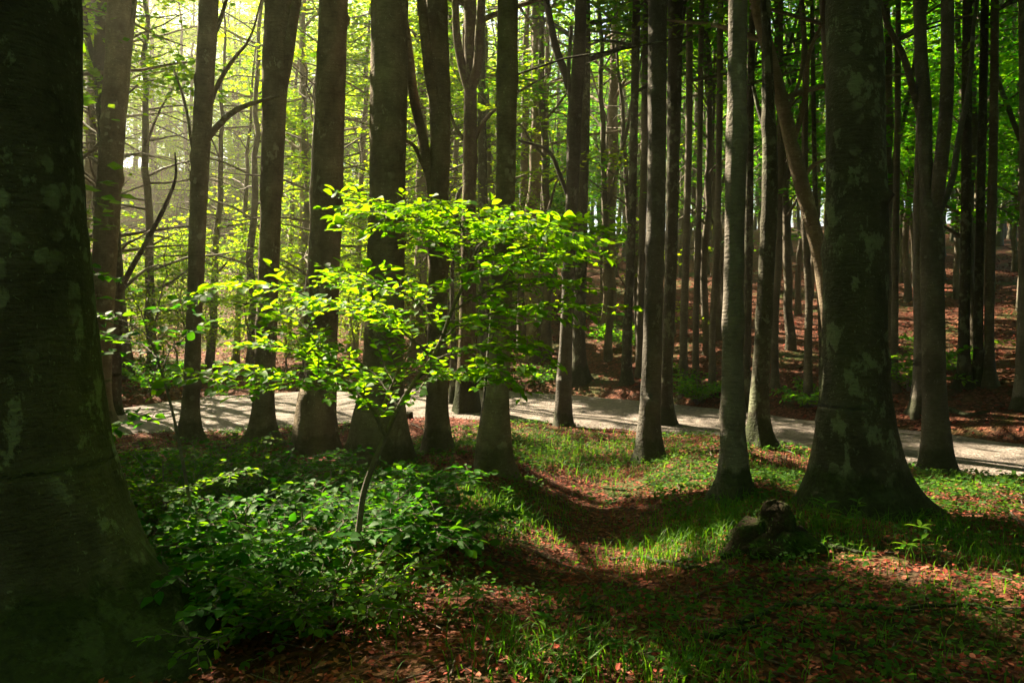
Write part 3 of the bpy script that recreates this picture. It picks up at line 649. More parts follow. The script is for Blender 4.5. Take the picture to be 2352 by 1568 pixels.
def plant(kind, x, y, label, group, sc=1.0, name='forest_beech', cat='tree'):
    tm, cm, arr = KINDS[kind][rng.integers(len(KINDS[kind]))]
    rz = rng.random() * 6.28; s = sc * rng.uniform(.85, 1.15); z = float(gh(x, y))
    p = arr[0]; ca, sa = math.cos(rz), math.sin(rz)
    w = np.stack([p[:, 0] * ca - p[:, 1] * sa, p[:, 0] * sa + p[:, 1] * ca, p[:, 2]], -1) * s + [x, y, z]
    if in_hole(w[::25], 1.1).mean() > .62: return None
    hit = in_hole(w, 1.1)
    if hit.mean() > .62: return None                    # skip a tree that blocks too much of the sun paths
    e = empty(name, (x, y, z), label, cat, group); e.rotation_euler = (0, 0, rz); e.scale = (s, s, s)
    link('trunk', tm, None, e)
    if hit.mean() > .008:                              # leaves on the sun paths are cut out of this crown
        mt = cm.materials[0]; cm = leaves(kind + '_crown', *[q[~hit] for q in arr]); cm.materials.append(mt)
    link('crown', cm, None, e)
    return e
# slope on the right half
zones = [(1190, 1300, 'between bare straight and forked middle beeches'), (1300, 1480, 'between forked middle beech and speckled pair'),
         (1540, 1680, 'between speckled pair and sunlit pale trunk'), (1700, 1880, 'between sunlit pale trunk and massive beech'),
         (2030, 2120, 'between massive and three-forked beeches'), (2160, 2380, 'between three-forked beech and right edge')]
cnt = 0
for (a, b, txt) in zones:
    lab = 'slim dark beech ' + txt; grp = 'slim beeches on the far slope ' + txt
    want = int((b - a) / (7.5 if a < 2000 else 5.5)); tries = 0; k = 0
    while k < want and tries < 900:
        tries += 1
        px = rng.uniform(a, b); d = rng.uniform(0, 1) ** .8 * 34 + df(px) + 2.5
        x = (px - CX) / F * d
        if not free(x, d, .45): continue
        if plant('slim', x, d, lab, grp, 1.0): placed.append((x, d, .4)); k += 1
# left half: leafy trees behind the road
lz = [(60, 215, 'left of the slim straight beech'), (215, 440, 'between leaning and slim straight left beeches'), (470, 600, 'between slim straight and forked glowing beeches'),
      (640, 720, 'between forked and thick glowing beeches'), (780, 860, 'between the two thickest glowing trunks'), (930, 1190, 'behind the ridged and golden-footed beeches')]
for (a, b, txt) in lz:
    lab = 'bright leafy beech ' + txt; grp = 'leafy beeches beyond the road ' + txt
    want = max(5, int((b - a) / 16)); k = 0; tries = 0
    while k < want and tries < 500:
        tries += 1
        px = rng.uniform(a, b); d = df(px) + 2.0 + rng.random() * 14
        x = (px - CX) / F * d
        if not free(x, d, .8): continue
        if plant('leafy', x, d, lab, grp, 1.0): placed.append((x, d, .7)); k += 1
    lab = 'low young beech ' + txt
    for j in range(max(3, int((b - a) / 13))):
        px = rng.uniform(a, b); d = df(px) + rng.uniform(1.5, 15); x = (px - CX) / F * d
        plant('bush', x, d, lab, 'young beeches on the far verge ' + txt, .95, 'young_beech', 'young tree')
# a leafy second row: on the rim of the right slope, and under the open sky at the left
for i in range(150):
    left = i >= 62
    px = rng.uniform(-120, 1120) if left else rng.uniform(1150, 2480); d = rng.uniform(46, 74) if left else rng.uniform(52, 72); x = (px - CX) / F * d
    if not free(x, d, .8): continue
    placed.append((x, d, .7))
    plant('leafy', x, d, 'tall leafy beech on the bright hillside behind the left trunks' if left else 'leafy beech on the rim of the right slope', 'leafy beeches at the back, ' + ('left hillside' if left else 'right rim'), 1.3 if left else 1.1)
for i in range(40):
    px = (rng.uniform(860, 1180), rng.uniform(1230, 1290), rng.uniform(1380, 1480))[i % 3]; d = df(px) + rng.uniform(1.0, 5.0); x = (px - CX) / F * d
    if i < 15 and free(x, d, .6) and plant('leafy', x, d, 'leafy beech close behind the middle of the road', 'leafy beeches close behind the middle of the road', .95): placed.append((x, d, .6))
for i in range(64):
    px = rng.uniform(-60, 1120); d = rng.uniform(32, 60); x = (px - CX) / F * d
    if free(x, d, .4): placed.append((x, d, .4)); plant('bush', x, d, 'young beech thicket on the bright left hillside', 'young beeches on the left hillside', 1.15, 'young_beech', 'young tree')
# the wooded hill that closes the view
for i in range(100):
    px = rng.uniform(-100, 1250) if i % 3 else rng.uniform(1100, 2700); d = rng.uniform(60, 105); x = (px - CX) / F * d
    half = 'left' if px < 1176 else 'right'
    plant('wide' if px > 1100 else 'leafy', x, d, 'hazy tree on the far wooded hill, %s half of the photo' % half, 'trees on the far hill, %s half' % half, 1.25)
# beeches added round the view so their crowns shade the clearing
shade_xy = [(-7.5, 5.5), (-11, 9), (-9, 14), (-14, 15), (-17, 20), (-13, 24), (-20, 27), (-22, 14), (-16, 6), (-24, 21), (-6, -3), (0, -5), (6, -3), (9, 3), (13, 8), (16, 14), (3, -9), (-4, -9), (11, -6), (7.5, 8.2), (3.6, -1.8), (8.5, 1), (12, 2.5), (19, 12), (22, 17), (12, -2), (6.5, -7), (-10, -1), (-20, 8), (-28, 28), (-27, 34)]
def shade_tree(x, y, H, label, group, n=440, size=.165):
    base = np.array([x, y, float(gh(x, y))])
    e = empty('beech_tree', base, label, 'tree', group)
    r0 = rng.uniform(.17, .27); z = np.linspace(-.3, H, 34)
    k = np.cumsum(rng.normal(0, .03, (34, 2)), 0)
    P = np.stack([k[:, 0] - k[1, 0], k[:, 1] - k[1, 1], z], -1); R = np.maximum(r0 * (1 - .85 * np.clip(z / H, 0, 1)), .02)
    parts = [tube(P, R, 16, (.6, .3, 5, .35, ()), .04, int(rng.integers(99)))]
    cents = []; nl = 22
    for i in range(nl):
        f = .36 + .62 * (i + rng.random()) / nl; q = np.array([np.interp(f * H, z, P[:, j]) for j in range(3)])
        a = i * 2.4 + rng.normal(0, .3); L = 4.2 * rng.uniform(.7, 1.2) * (1.3 - .7 * f)
        u = np.linspace(0, 1, 7)[:, None]; up = rng.uniform(.2, .7)
        br = q + np.array([math.cos(a), math.sin(a), 0]) * u * L + np.array([0, 0, 1.]) * up * L * (u - .45 * u * u) + np.cumsum(rng.normal(0, .04 * L, (7, 3)), 0) * u
        parts.append(tube(br, np.linspace(.06, .012, 7), 6)); m = n // nl
        uu = rng.uniform(.2, 1.05, m); ix = np.clip((uu * 6).astype(int), 0, 5); fr = (uu * 6 - ix)[:, None]
        cents.append(br[ix] * (1 - fr) + br[ix + 1] * fr + rng.normal(0, 1, (m, 3)) * [.6, .6, .35])
    link('trunk', tubes_mesh('shade_trunk', parts), M_BARK, e)
    c = np.concatenate(cents) + base
    c = c[~in_hole(c, 1.25)]
    p, dd, nn, L, Wd = sprays(c, .65, 26, size)
    ok = ~in_hole(p); px, py = proj(p)
    link('crown', leaves('crown', (p - base)[ok], dd[ok], nn[ok], L[ok], Wd[ok]), M_LEAF, e)
for i, (x, y) in enumerate(shade_xy):
    side = 'left of' if x < -5 and y > 0 else ('right of' if x > 5 and y > 0 else 'behind')
    shade_tree(x, y, rng.uniform(15, 19), 'tall beech added so its crown shades the clearing from ' + side + ' the view', 'shade beeches added around the clearing, ' + side + ' the view')

for (px, d, lab) in [(960, 25.5, 'tall beech added to shade the road, across it behind the ridged beech'), (1228, 23.5, 'tall beech added to shade the road, across it right of the bare straight beech'),
                     (1400, 25, 'tall beech added to shade the road, across it left of the moss-speckled pair'), (700, 27, 'tall beech added to shade the road, across it left of the thick glowing trunk')]:
    shade_tree((px - CX) / F * d, d, 17, lab, 'shade beeches added across the road', 520, .17)  # extra beeches added here so their crowns shade the road
RV, RF, LP = [], [], []; rn = 0; cnt = 0  # ring of trees added out of view to block low sky light
for i in range(2500):
    if cnt > 210: break
    a = rng.random() * 2 * PI; r = 11 + 30 * rng.random() ** .8
    x, y = math.cos(a) * r, math.sin(a) * r
    if y > 1:
        px = CX + F * x / y
        if -420 < px < 2470: continue
        if px < 0 and y > 24: continue
        if px > 1176 and dn(px) - .8 < y < df(px) + .8: continue
    if not free(x, y, .8): continue
    placed.append((x, y, .8)); cnt += 1
    z = float(gh(x, y)); H = rng.uniform(13, 17); v, f = tube(np.array([[x, y, z - .3], [x, y, z + .3], [x + rng.normal(0, .2), y, z + H * .5], [x + rng.normal(0, .4), y, z + H]]), np.array([.22, .16, .11, .02]), 9)
    RV.append(v); RF.append(f + rn); rn += len(v)
    n = 150; a = rng.random(n) * 2 * PI; zz = z + H * rng.uniform(.1, 1, n); q = 3.2 * np.sqrt(rng.random(n)) * (1.15 - .6 * (zz - z) / H)
    LP.append(np.stack([x + np.cos(a) * q, y + np.sin(a) * q, zz], -1))
LP = np.concatenate(LP); LP = LP[~in_hole(LP, 1.3)]
p, dd, nn, L, Wd = sprays(LP, .7, 28, .21); ok = ~in_hole(p, 1.1)
rl = leaves('added_shade_wood', p[ok], dd[ok], nn[ok], L[ok], Wd[ok])
tag(link('added_shade_wood', rl, M_LEAF), 'leafy wood added round the clearing behind the viewer to block sky light', 'wood', kind='stuff')
tag(link('added_shade_stems', mesh('added_shade_stems', np.concatenate(RV), [np.concatenate(RF)]), M_BARK), 'stems of the wood added round the clearing to block sky light', 'wood', kind='stuff')

# ------------------------------------------------------------------ the young beech in front
def orient(n, spread): return nrm(np.stack([rng.normal(0, spread, n), rng.normal(0, spread, n), np.ones(n)], -1))
def foliage_on(curve, lf=.085, step=.075, tw=(.16, .42), bare=.12, taper=True, droop=.12, first=.0, dens=1.0):
    """side twigs in a flat spray on both sides of the branch; returns twig tubes and leaf arrays"""
    curve = np.asarray(curve, float); seg = np.linalg.norm(np.diff(curve, axis=0), axis=1); cum = np.concatenate([[0], np.cumsum(seg)]); L = cum[-1]
    tws, lp, la, ln = [], [], [], []
    s = max(L * bare, .05); side = 1; up = np.array([0, 0, 1.])
    def leafline(c, half):
        sg = np.linalg.norm(np.diff(c, axis=0), axis=1); cm = np.concatenate([[0], np.cumsum(sg)]); q = .03; sd = 1
        while q < cm[-1]:
            p = np.array([np.interp(q, cm, c[:, j]) for j in range(3)]); t = nrm(c[min(len(c) - 1, np.searchsorted(cm, q) )] - c[max(0, np.searchsorted(cm, q) - 1)])
            b = nrm(np.cross(up, t)); f = rng.uniform(.5, .95)
            lp.append(p); la.append(t * (1 - f * .5) + b * sd * f + up * rng.normal(-.06, .16)); sd = -sd; q += lf * rng.uniform(.42, .7) / dens
        lp.append(c[-1]); la.append(nrm(c[-1] - c[-2]) + up * rng.normal(-.1, .15))
    while s < L:
        p = np.array([np.interp(s, cum, curve[:, j]) for j in range(3)]); i = min(np.searchsorted(cum, s), len(curve) - 1)
        t = nrm(curve[i] - curve[max(0, i - 1)]); b = np.cross(up, t); b = nrm(b + [0, 1e-6, 0]) * side
        ln_ = rng.uniform(*tw) * (1.15 - .65 * (s / L) if taper else 1)
        dr = nrm(t * rng.uniform(.5, .95) + b * 1.0 + up * rng.normal(0, .22))
        u = np.linspace(0, 1, 5)[:, None]
        c = p + dr * u * ln_ + t * (.18 * ln_) * u * u - up * (droop * ln_) * u * u + rng.normal(0, .012, (5, 3)) * u
        tws.append(tube(c, np.linspace(.0030, .0014, 5), 5)); leafline(c, 0)
        side = -side; s += step * rng.uniform(.7, 1.4)
    tail = curve[np.linspace(int(len(curve) * .55), len(curve) - 1, 8).astype(int)]
    leafline(tail, 0)
    return tws, np.array(lp), np.array(la)
def shrub(name, label, base, stem, branches, leafm, lf=.085, group=None, **kw):
    """stem / branches: world curves with radius in the 4th column"""
    e = empty(name, base, label, 'shrub', group)
    c = bezres(stem, 40); v, f = tube(c[:, :3] - base, c[:, 3], 10, None, .05, 3)
    link('stem', mesh('stem', v, [f]), M_SAP, e)
    P, A, TW = [], [], []
    for bcur in branches:
        c = bezres(bcur, 26); c[:, :3] += np.cumsum(rng.normal(0, .005, (26, 3)), 0)
        v, f = tube(c[:, :3] - base, np.maximum(c[:, 3], .0016), 8, None, .05, 5)
        tws, p, a = foliage_on(c[:, :3], lf, **kw)
        for (tv, tf) in tws: TW.append((tv - base, tf))
        allp = [(v, f)]
        link('branch', tubes_mesh('branch', allp), M_SAP, e)
        P.append(p); A.append(a)
    tag(link('twigs', tubes_mesh('twigs', TW), M_TWIG, e), kind='stuff')
    P = np.concatenate(P); A = np.concatenate(A); n = len(P); L = lf * rng.uniform(.5, 1.3, n)
    link('foliage', leaves('foliage', P - base, A, orient(n, .40), L, L * rng.uniform(.55, .80, n), FINE), leafm, e)
    return e
def pc(pts, d0, dd=0.0):
    """photo-traced curve at distance d0, drifting dd in depth towards its tip"""
    out = []
    for i, (px, py, r) in enumerate(pts):
        out.append([*wpt(px, py, d0 + dd * i / max(1, len(pts) - 1)), r])
    return np.array(out)
gb = gpt(800, 1350); D0 = gb[1]
stem = pc([(800, 1350, .020), (822, 1230, .019), (838, 1120, .018), (866, 1045, .017), (886, 1000, .016), (915, 935, .0145), (950, 880, .0135), (990, 825, .013), (1016, 775, .012), (1036, 715, .0105), (1064, 655, .009), (1078, 600, .0075)], D0, .1)
B = [pc([(886, 1000, .013), (858, 955, .012), (826, 905, .010), (800, 880, .009), (772, 858, .007), (735, 838, .006), (690, 800, .005), (640, 775, .004), (580, 770, .003)], D0 + .02, -.5),
     pc([(826, 905, .008), (780, 895, .006), (720, 890, .005), (650, 870, .004), (560, 845, .003), (490, 865, .0025), (430, 880, .002)], D0, -.9),
     pc([(868, 958, .008), (905, 880, .007), (930, 820, .006), (945, 790, .005), (900, 745, .005), (850, 700, .004), (800, 660, .003), (750, 640, .002)], D0 + .05, .5),
     pc([(990, 825, .009), (940, 775, .007), (880, 730, .006), (800, 710, .005), (720, 690, .004), (640, 665, .003), (560, 655, .0025), (490, 668, .002)], D0 + .05, -.7),
     pc([(1016, 775, .008), (960, 700, .007), (900, 660, .005), (840, 640, .004), (770, 610, .003)], D0 + .08, -.9),
     pc([(1064, 655, .008), (1040, 590, .007), (1000, 545, .006), (950, 505, .005), (890, 472, .004), (830, 455, .003), (795, 445, .002)], D0 + .1, -.5),
     pc([(1078, 600, .0075), (1060, 560, .006), (1020, 515, .005), (980, 490, .004), (930, 475, .003)], D0 + .1, .6),
     pc([(1078, 600, .0075), (1110, 560, .006), (1150, 525, .005), (1195, 500, .004), (1240, 490, .003)], D0 + .1, -.5),
     pc([(1078, 600, .007), (1130, 580, .006), (1200, 560, .005), (1270, 545, .004), (1330, 528, .003), (1380, 518, .002)], D0 + .1, .3),
     pc([(1064, 655, .007), (1110, 620, .006), (1180, 600, .005), (1250, 585, .004), (1310, 590, .003)], D0 + .1, -.9),
     pc([(1040, 590, .006), (1010, 530, .005), (960, 490, .004), (900, 480, .003), (850, 478, .002)], D0 + .0, -.9),
     pc([(1085, 575, .006), (1130, 530, .005), (1190, 515, .004), (1250, 520, .003), (1300, 522, .002)], D0 + .1, -.9),
     pc([(1070, 580, .006), (1060, 530, .005), (1040, 500, .004), (1010, 482, .003), (985, 476, .002)], D0 + .1, -.8),
     pc([(1085, 575, .006), (1140, 540, .005), (1210, 525, .004), (1280, 520, .003), (1350, 515, .002)], D0 + .1, .9),
     pc([(1064, 650, .006), (1090, 570, .005), (1085, 530, .004), (1100, 500, .003), (1130, 490, .002)], D0 + .1, .2),
     pc([(1036, 715, .007), (1090, 690, .006), (1160, 665, .005), (1240, 650, .004), (1300, 648, .003), (1340, 655, .002)], D0 + .1, .4),
     pc([(1030, 740, .006), (1100, 720, .005), (1180, 705, .004), (1260, 690, .003), (1340, 690, .002)], D0 + .1, -.8),
     pc([(985, 830, .007), (1040, 805, .006), (1110, 798, .005), (1180, 806, .003), (1225, 815, .002)], D0 + .1, -.1),
     pc([(950, 880, .006), (1000, 870, .005), (1070, 845, .004), (1130, 850, .003), (1180, 880, .002)], D0 + .1, -.7),
     pc([(915, 935, .006), (880, 880, .005), (830, 830, .004), (760, 790, .003), (700, 760, .002)], D0, .7),
     pc([(1016, 775, .006), (1060, 750, .005), (1100, 740, .004), (1150, 755, .003), (1210, 770, .002)], D0 + .1, .7),
     pc([(800, 880, .006), (740, 800, .005), (690, 740, .004), (640, 710, .003), (590, 690, .002)], D0, .3)]
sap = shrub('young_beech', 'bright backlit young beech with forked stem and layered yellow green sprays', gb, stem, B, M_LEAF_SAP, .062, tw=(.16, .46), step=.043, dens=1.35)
sap['category'] = 'young tree'
# the dark spray that reaches in front of the slim left trunks
b2 = gpt(455, 1300); D2 = b2[1]
stem2 = pc([(455, 1300, .014), (440, 1180, .013), (420, 1060, .011), (395, 940, .009), (370, 850, .008), (345, 780, .006), (325, 720, .004)], D2, .1)
B2 = [pc([(345, 780, .005), (300, 735, .004), (260, 720, .003), (215, 705, .002)], D2, .2), pc([(370, 850, .005), (400, 790, .004), (440, 755, .003), (500, 740, .002)], D2, .3),
      pc([(325, 720, .004), (370, 700, .003), (430, 690, .003), (470, 680, .002)], D2, -.2), pc([(325, 720, .004), (290, 660, .003), (255, 628, .002), (225, 622, .0015)], D2, .0),
      pc([(360, 820, .004), (320, 790, .003), (270, 780, .003), (225, 770, .002)], D2, .5), pc([(395, 940, .005), (350, 945, .003), (300, 950, .002), (270, 960, .0015)], D2, .1)]
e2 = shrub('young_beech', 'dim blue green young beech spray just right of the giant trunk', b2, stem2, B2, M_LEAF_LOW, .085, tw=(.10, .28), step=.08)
e2['category'] = 'young tree'

# ------------------------------------------------------------------ undergrowth bushes in front
def bush(px, py, label, hgt, rad, ns, lf=.076, mat=None):
    base = gpt(px, py)
    brs = []; ns = int(ns * 1.5); hgt *= 1.1 if px < 650 and py < 1250 else .9; rad *= 1.3
    for i in range(ns):
        a = 2 * PI * i / ns + rng.normal(0, .4); r = rad * rng.uniform(.55, 1.1); h = hgt * rng.uniform(.55, 1.1)
        u = np.linspace(0, 1, 7)[:, None]
        c = base + np.array([math.cos(a), math.sin(a), 0]) * r * u ** 1.15 + np.array([0, 0, 1.]) * h * (1.5 * u - .62 * u * u) + np.cumsum(rng.normal(0, .02, (7, 3)), 0) * u
        brs.append(np.hstack([c, np.linspace(.006, .0018, 7)[:, None]]))
    st = np.array([[*(base - [0, 0, .08]), .012], [*(base + [.02, 0, hgt * .4]), .009], [*(base + [.0, .03, hgt * .85]), .004]])
    kd = int(px) % 3; lf = lf * (1, .72, .86)[kd] if mat is None else lf
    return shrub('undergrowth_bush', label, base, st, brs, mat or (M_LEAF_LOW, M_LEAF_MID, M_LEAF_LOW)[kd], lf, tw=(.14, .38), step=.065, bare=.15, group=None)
for a in [(370, 1235, 'low green bush against the mossy root of the giant trunk', .62, .60, 12),
          (470, 1170, 'bush under the slim straight beech at the near road edge', .50, .65, 12),
          (590, 1190, 'broad bush in front of the forked glowing beech', .55, .70, 13),
          (720, 1190, 'bush at the foot of the thick glowing trunk', .48, .62, 12),
          (560, 1330, 'dark low bush in the shade right of the giant root', .52, .62, 12),
          (690, 1320, 'dense dark green bush left of the sapling stem', .55, .66, 13),
          (860, 1230, 'small bush covering the foot of the bright sapling', .45, .55, 11),
          (930, 1160, 'leafy bush in front of the thickest left-centre trunk', .38, .50, 10),
          (330, 1340, 'dark sprawling bush against the giant root, low left', .40, .5, 9),
          (450, 1400, 'thin bush in deep shade right of the giant root tip', .36, .5, 8),
          (640, 1440, 'low leafy bush at the bottom of the left undergrowth', .34, .5, 9),
          (990, 1250, 'bush spilling over the left lip of the hollow', .30, .45, 9),
          (760, 1440, 'shaded thin bush at the lower left of the hollow', .34, .45, 8)]:
    bush(*a)
# bushes by the far bank
for (px, py, lab, h, r) in [(1600, 930, 'light green bush on the far bank right of the speckled pair', .9, .8), (1420, 800, 'small bush on the far slope left of the speckled pair', .9, .8),
                            (2180, 860, 'sunlit small bush on the far slope right of the three-forked beech', 1.0, .8), (2085, 900, 'bush on the far bank left of the three-forked beech', .9, .8), (1870, 935, 'dark bush at the far road edge left of the massive beech', .5, .7), (1240, 880, 'bush on the far bank right of the bare straight beech', .6, .7),
                            (350, 905, 'leafy bush at the far road edge near the leaning slender beech', .8, 1.0)]:
    bush(px, py, lab, h, r, 9, .11, M_LEAF_FAR)

# ------------------------------------------------------------------ grass, ground cover and litter (nobody could count them)
def scatter_px(n, x0, x1, y0, y1):
    """points over the visible ground, even on the ground rather than in the picture"""
    out = []
    y = rng.uniform(y0, y1, n); x = rng.uniform(x0, x1, n); return np.stack([x, y, gh(x, y)], -1)
def blades(root, h, wd, lean, name, mat, label):
    n = len(root); a = rng.random(n) * 2 * PI; dirn = np.stack([np.cos(a), np.sin(a), 0 * a], -1); sidev = np.stack([-np.sin(a), np.cos(a), 0 * a], -1)
    us = [0, .4, .75, 1.0]; V = []
    for u in us:
        c = root + dirn * (lean * h * u * u)[:, None] + np.array([0, 0, 1.]) * (h * (u - .42 * np.minimum(lean, 1.3) * u ** 3))[:, None]
        w = wd * (1 - u ** 1.6) * .5
        if u < 1: V += [c - sidev * w[:, None], c + sidev * w[:, None]]
        else: V += [c]
    V = np.stack(V, 1); k = V.shape[1]; off = np.arange(n)[:, None] * k
    q = np.concatenate([np.array([[0, 1, 3, 2]]) + off, np.array([[2, 3, 5, 4]]) + off]); t = np.array([[4, 5, 6]]) + off
    return tag(link(name, mesh(name, V.reshape(-1, 3), [q, t]), mat), label, 'grass', kind='stuff')
roots = []; hh = []
def tuft(px, py, rx, n, h):
    c = gpt(px, py)
    x = c[0] + rng.normal(0, rx, n); y = c[1] + rng.normal(0, rx * 1.2, n); roots.append(np.stack([x, y, gh(x, y)], -1)); hh.append(h * rng.uniform(.5, 1.25, n))
for (px, py, r, n, h) in [(1120, 1150, .30, 380, .20), (1180, 1190, .28, 360, .17), (1060, 1210, .3, 250, .15), (1230, 1160, .25, 160, .14), (1600, 1230, .34, 620, .20), (1540, 1265, .26, 380, .17), (1660, 1190, .28, 380, .17), (1720, 1260, .25, 160, .15),
                          (1290, 1040, .75, 600, .20), (1400, 1040, .7, 600, .20), (1230, 1060, .5, 260, .17), (1470, 1070, .4, 220, .16), (1850, 1060, .5, 300, .16), (1900, 1215, .25, 280, .18), (1950, 1225, .18, 160, .15), (2230, 1240, .3, 280, .18), (2270, 1290, .25, 180, .18),
                          (1200, 1490, .14, 90, .20), (1280, 1530, .18, 110, .20), (1130, 1545, .14, 50, .18), (1560, 1560, .2, 110, .2), (1480, 1540, .14, 60, .14), (2000, 1480, .35, 160, .1), (1700, 1500, .4, 200, .1), (2200, 1400, .35, 180, .14), (860, 1440, .14, 80, .16), (1350, 1400, .4, 220, .1), (2330, 1300, .2, 120, .2), (1000, 1370, .3, 120, .1), (2150, 1110, .4, 200, .12), (1620, 1540, .2, 60, .16)]:
    tuft(px, py, r, n, h)
roots = np.concatenate(roots); hh = np.concatenate(hh)
blades(roots, hh, .0055 + .004 * rng.random(len(roots)), rng.uniform(.3, 1.3, len(roots)), 'grass', M_GRASS, 'fine grass tufts lit on the shoulders of the hollow')
# sparse grass everywhere near
r2 = scatter_px(16000, -6, 8, 2.6, 12.5); mkk = fbm(r2[:, 0] * .6 + 5, r2[:, 1] * .6, 3) > -.08; r2 = r2[mkk & (r2[:, 1] < dn(CX + F * r2[:, 0] / r2[:, 1]) - .4)]
blades(r2, rng.uniform(.04, .13, len(r2)), np.full(len(r2), .005), rng.uniform(.3, 1.3, len(r2)), 'sparse_grass', M_GRASS, 'thin scattered grass across the shaded forest floor')
# broad sedge blades in the foreground, each clump one plant
for (px, py, n, h, lab) in [(1330, 1560, 9, .22, 'broad arching sedge clump with tallest blade at the bottom middle'), (1215, 1560, 8, .20, 'sedge clump left of the tallest blades at the bottom middle'), (1560, 1568, 8, .15, 'short sedge clump near the bottom edge right of middle')]:
    c = gpt(px, py); rt = c + np.stack([rng.normal(0, .03, n), rng.normal(0, .03, n), np.zeros(n)], -1)
    o = blades(rt - c, h * rng.uniform(.6, 1.1, n), np.full(n, .014), rng.uniform(.5, 1.2, n), 'sedge_clump', M_GRASS, lab); o.location = c; del o['kind']; o['category'] = 'plant'; o['group'] = 'sedge clumps at the bottom edge'
# low broad-leaved cover
def cover(n, x0, x1, y0, y1, thr, sz, name, label, sd, mat=M_HERB):
    p = scatter_px(n, x0, x1, y0, y1)
    keep = (fbm(p[:, 0] * .5 + sd, p[:, 1] * .5, 4) > thr) & (p[:, 1] < dn(CX + F * p[:, 0] / p[:, 1]) - .3)
    hol = np.abs(p[:, 0] - .10 * p[:, 1] - .05) < .62; keep &= ~(hol & (p[:, 1] > 5.0) & (p[:, 1] < 11) & (rng.random(len(p)) < .9))
    p = p[keep]; k = 4
    c = np.repeat(p, k, 0); m = len(c); a = rng.random(m) * 2 * PI
    L = sz * rng.uniform(.6, 1.3, m)
    c = c + np.stack([rng.normal(0, .02, m), rng.normal(0, .02, m), rng.uniform(.015, .09, m)], -1)
    d = np.stack([np.cos(a), np.sin(a), rng.normal(.05, .25, m)], -1)
    tag(link(name, leaves(name, c, d, orient(m, .45), L, L * rng.uniform(.5, .75, m)), mat), label, 'ground cover', kind='stuff')
cover(22000, -6, 8, 2.4, 13, -.08, .042, 'ground_cover', 'small leaved green ground cover on the shaded floor', 2.0)
cover(11000, -8, 9, 7, 18, -.02, .06, 'woodland_herbs', 'low woodland herbs between the trunks before the road', 9.0)
# fallen leaves
def litter(n, x0, x1, y0, y1, sz, name, label, bank=False):
    x = rng.uniform(x0, x1, n); y = y0 + (y1 - y0) * rng.random(n) ** 1.3
    px = CX + F * x / y
    keep = ((y < dn(px) + .5 * rng.random(n)) if not bank else (y > df(px) - .3 * rng.random(n))) & (px > -80) & (px < 2440)
    x, y = x[keep], y[keep]; m = len(x)
    p = np.stack([x, y, gh(x, y) + rng.uniform(.004, .022, m)], -1); a = rng.random(m) * 2 * PI
    L = sz * rng.uniform(.6, 1.2, m)
    tag(link(name, leaves(name, p, np.stack([np.cos(a), np.sin(a), rng.normal(.1, .25, m)], -1), orient(m, .4), L, L * rng.uniform(.45, .7, m)), M_LITTER), label, 'fallen leaves', kind='stuff')
litter(110000, -8, 9, 2.4, 17, .045, 'fallen_leaves', 'red brown fallen beech leaves covering the floor before the road')
litter(60000, -14, 22, 10, 34, .11, 'leaf_litter', 'red brown fallen leaves on the bank and slope beyond the road', True)

tp = scatter_px(1500, -6, 8, 2.5, 15); tp = tp[tp[:, 1] < dn(CX + F * tp[:, 0] / tp[:, 1]) + .4]
TW_ = []
for p in tp:
    a = rng.random() * PI; ln_ = rng.uniform(.06, .38); u = np.linspace(-.5, .5, 4)[:, None]
    c = p + np.array([math.cos(a), math.sin(a), 0]) * ln_ * u + rng.normal(0, .012, (4, 3)) * [1, 1, 0]; c[:, 2] = gh(c[:, 0], c[:, 1]) + rng.uniform(.01, .03)
    TW_.append(tube(c, np.linspace(.0045, .002, 4) * rng.uniform(.6, 1.5), 4))
tag(link('loose_twigs', tubes_mesh('loose_twigs', TW_), M_TWIG), 'small dry twigs lying all over the litter', 'twigs', kind='stuff')

# ------------------------------------------------------------------ herbs that stand on their own
def herb(px, py, label, h, pairs, lf, lean=0.0, group=None, width=.30):
    base = gpt(px, py); e = empty('woodland_herb', base, label, 'plant', group)
    u = np.linspace(0, 1, 8)[:, None]; c = np.array([0, 0, 1.]) * h * u + np.array([lean, .2 * lean, 0]) * h * u * u
    v, f = tube(c, np.linspace(.0035, .0015, 8), 6); link('stem', mesh('stem', v, [f]), M_HERB, e)
    P, A = [], []
    for i in range(pairs):
        fz = .35 + .65 * (i + 1) / pairs; p = np.array([np.interp(fz, u[:, 0], c[:, j]) for j in range(3)]); a0 = i * 1.2 + rng.random()
        kk = 2 if i < pairs - 1 else 5
        for q in range(kk):
            a = a0 + 2 * PI * q / kk; P.append(p); A.append([math.cos(a), math.sin(a), rng.uniform(.0, .5)])
    P, A = np.array(P), np.array(A); L = lf * rng.uniform(.75, 1.15, len(P))
    link('foliage', leaves('foliage', P, A, orient(len(P), .2), L, L * width, LANCE), M_GRASS, e)
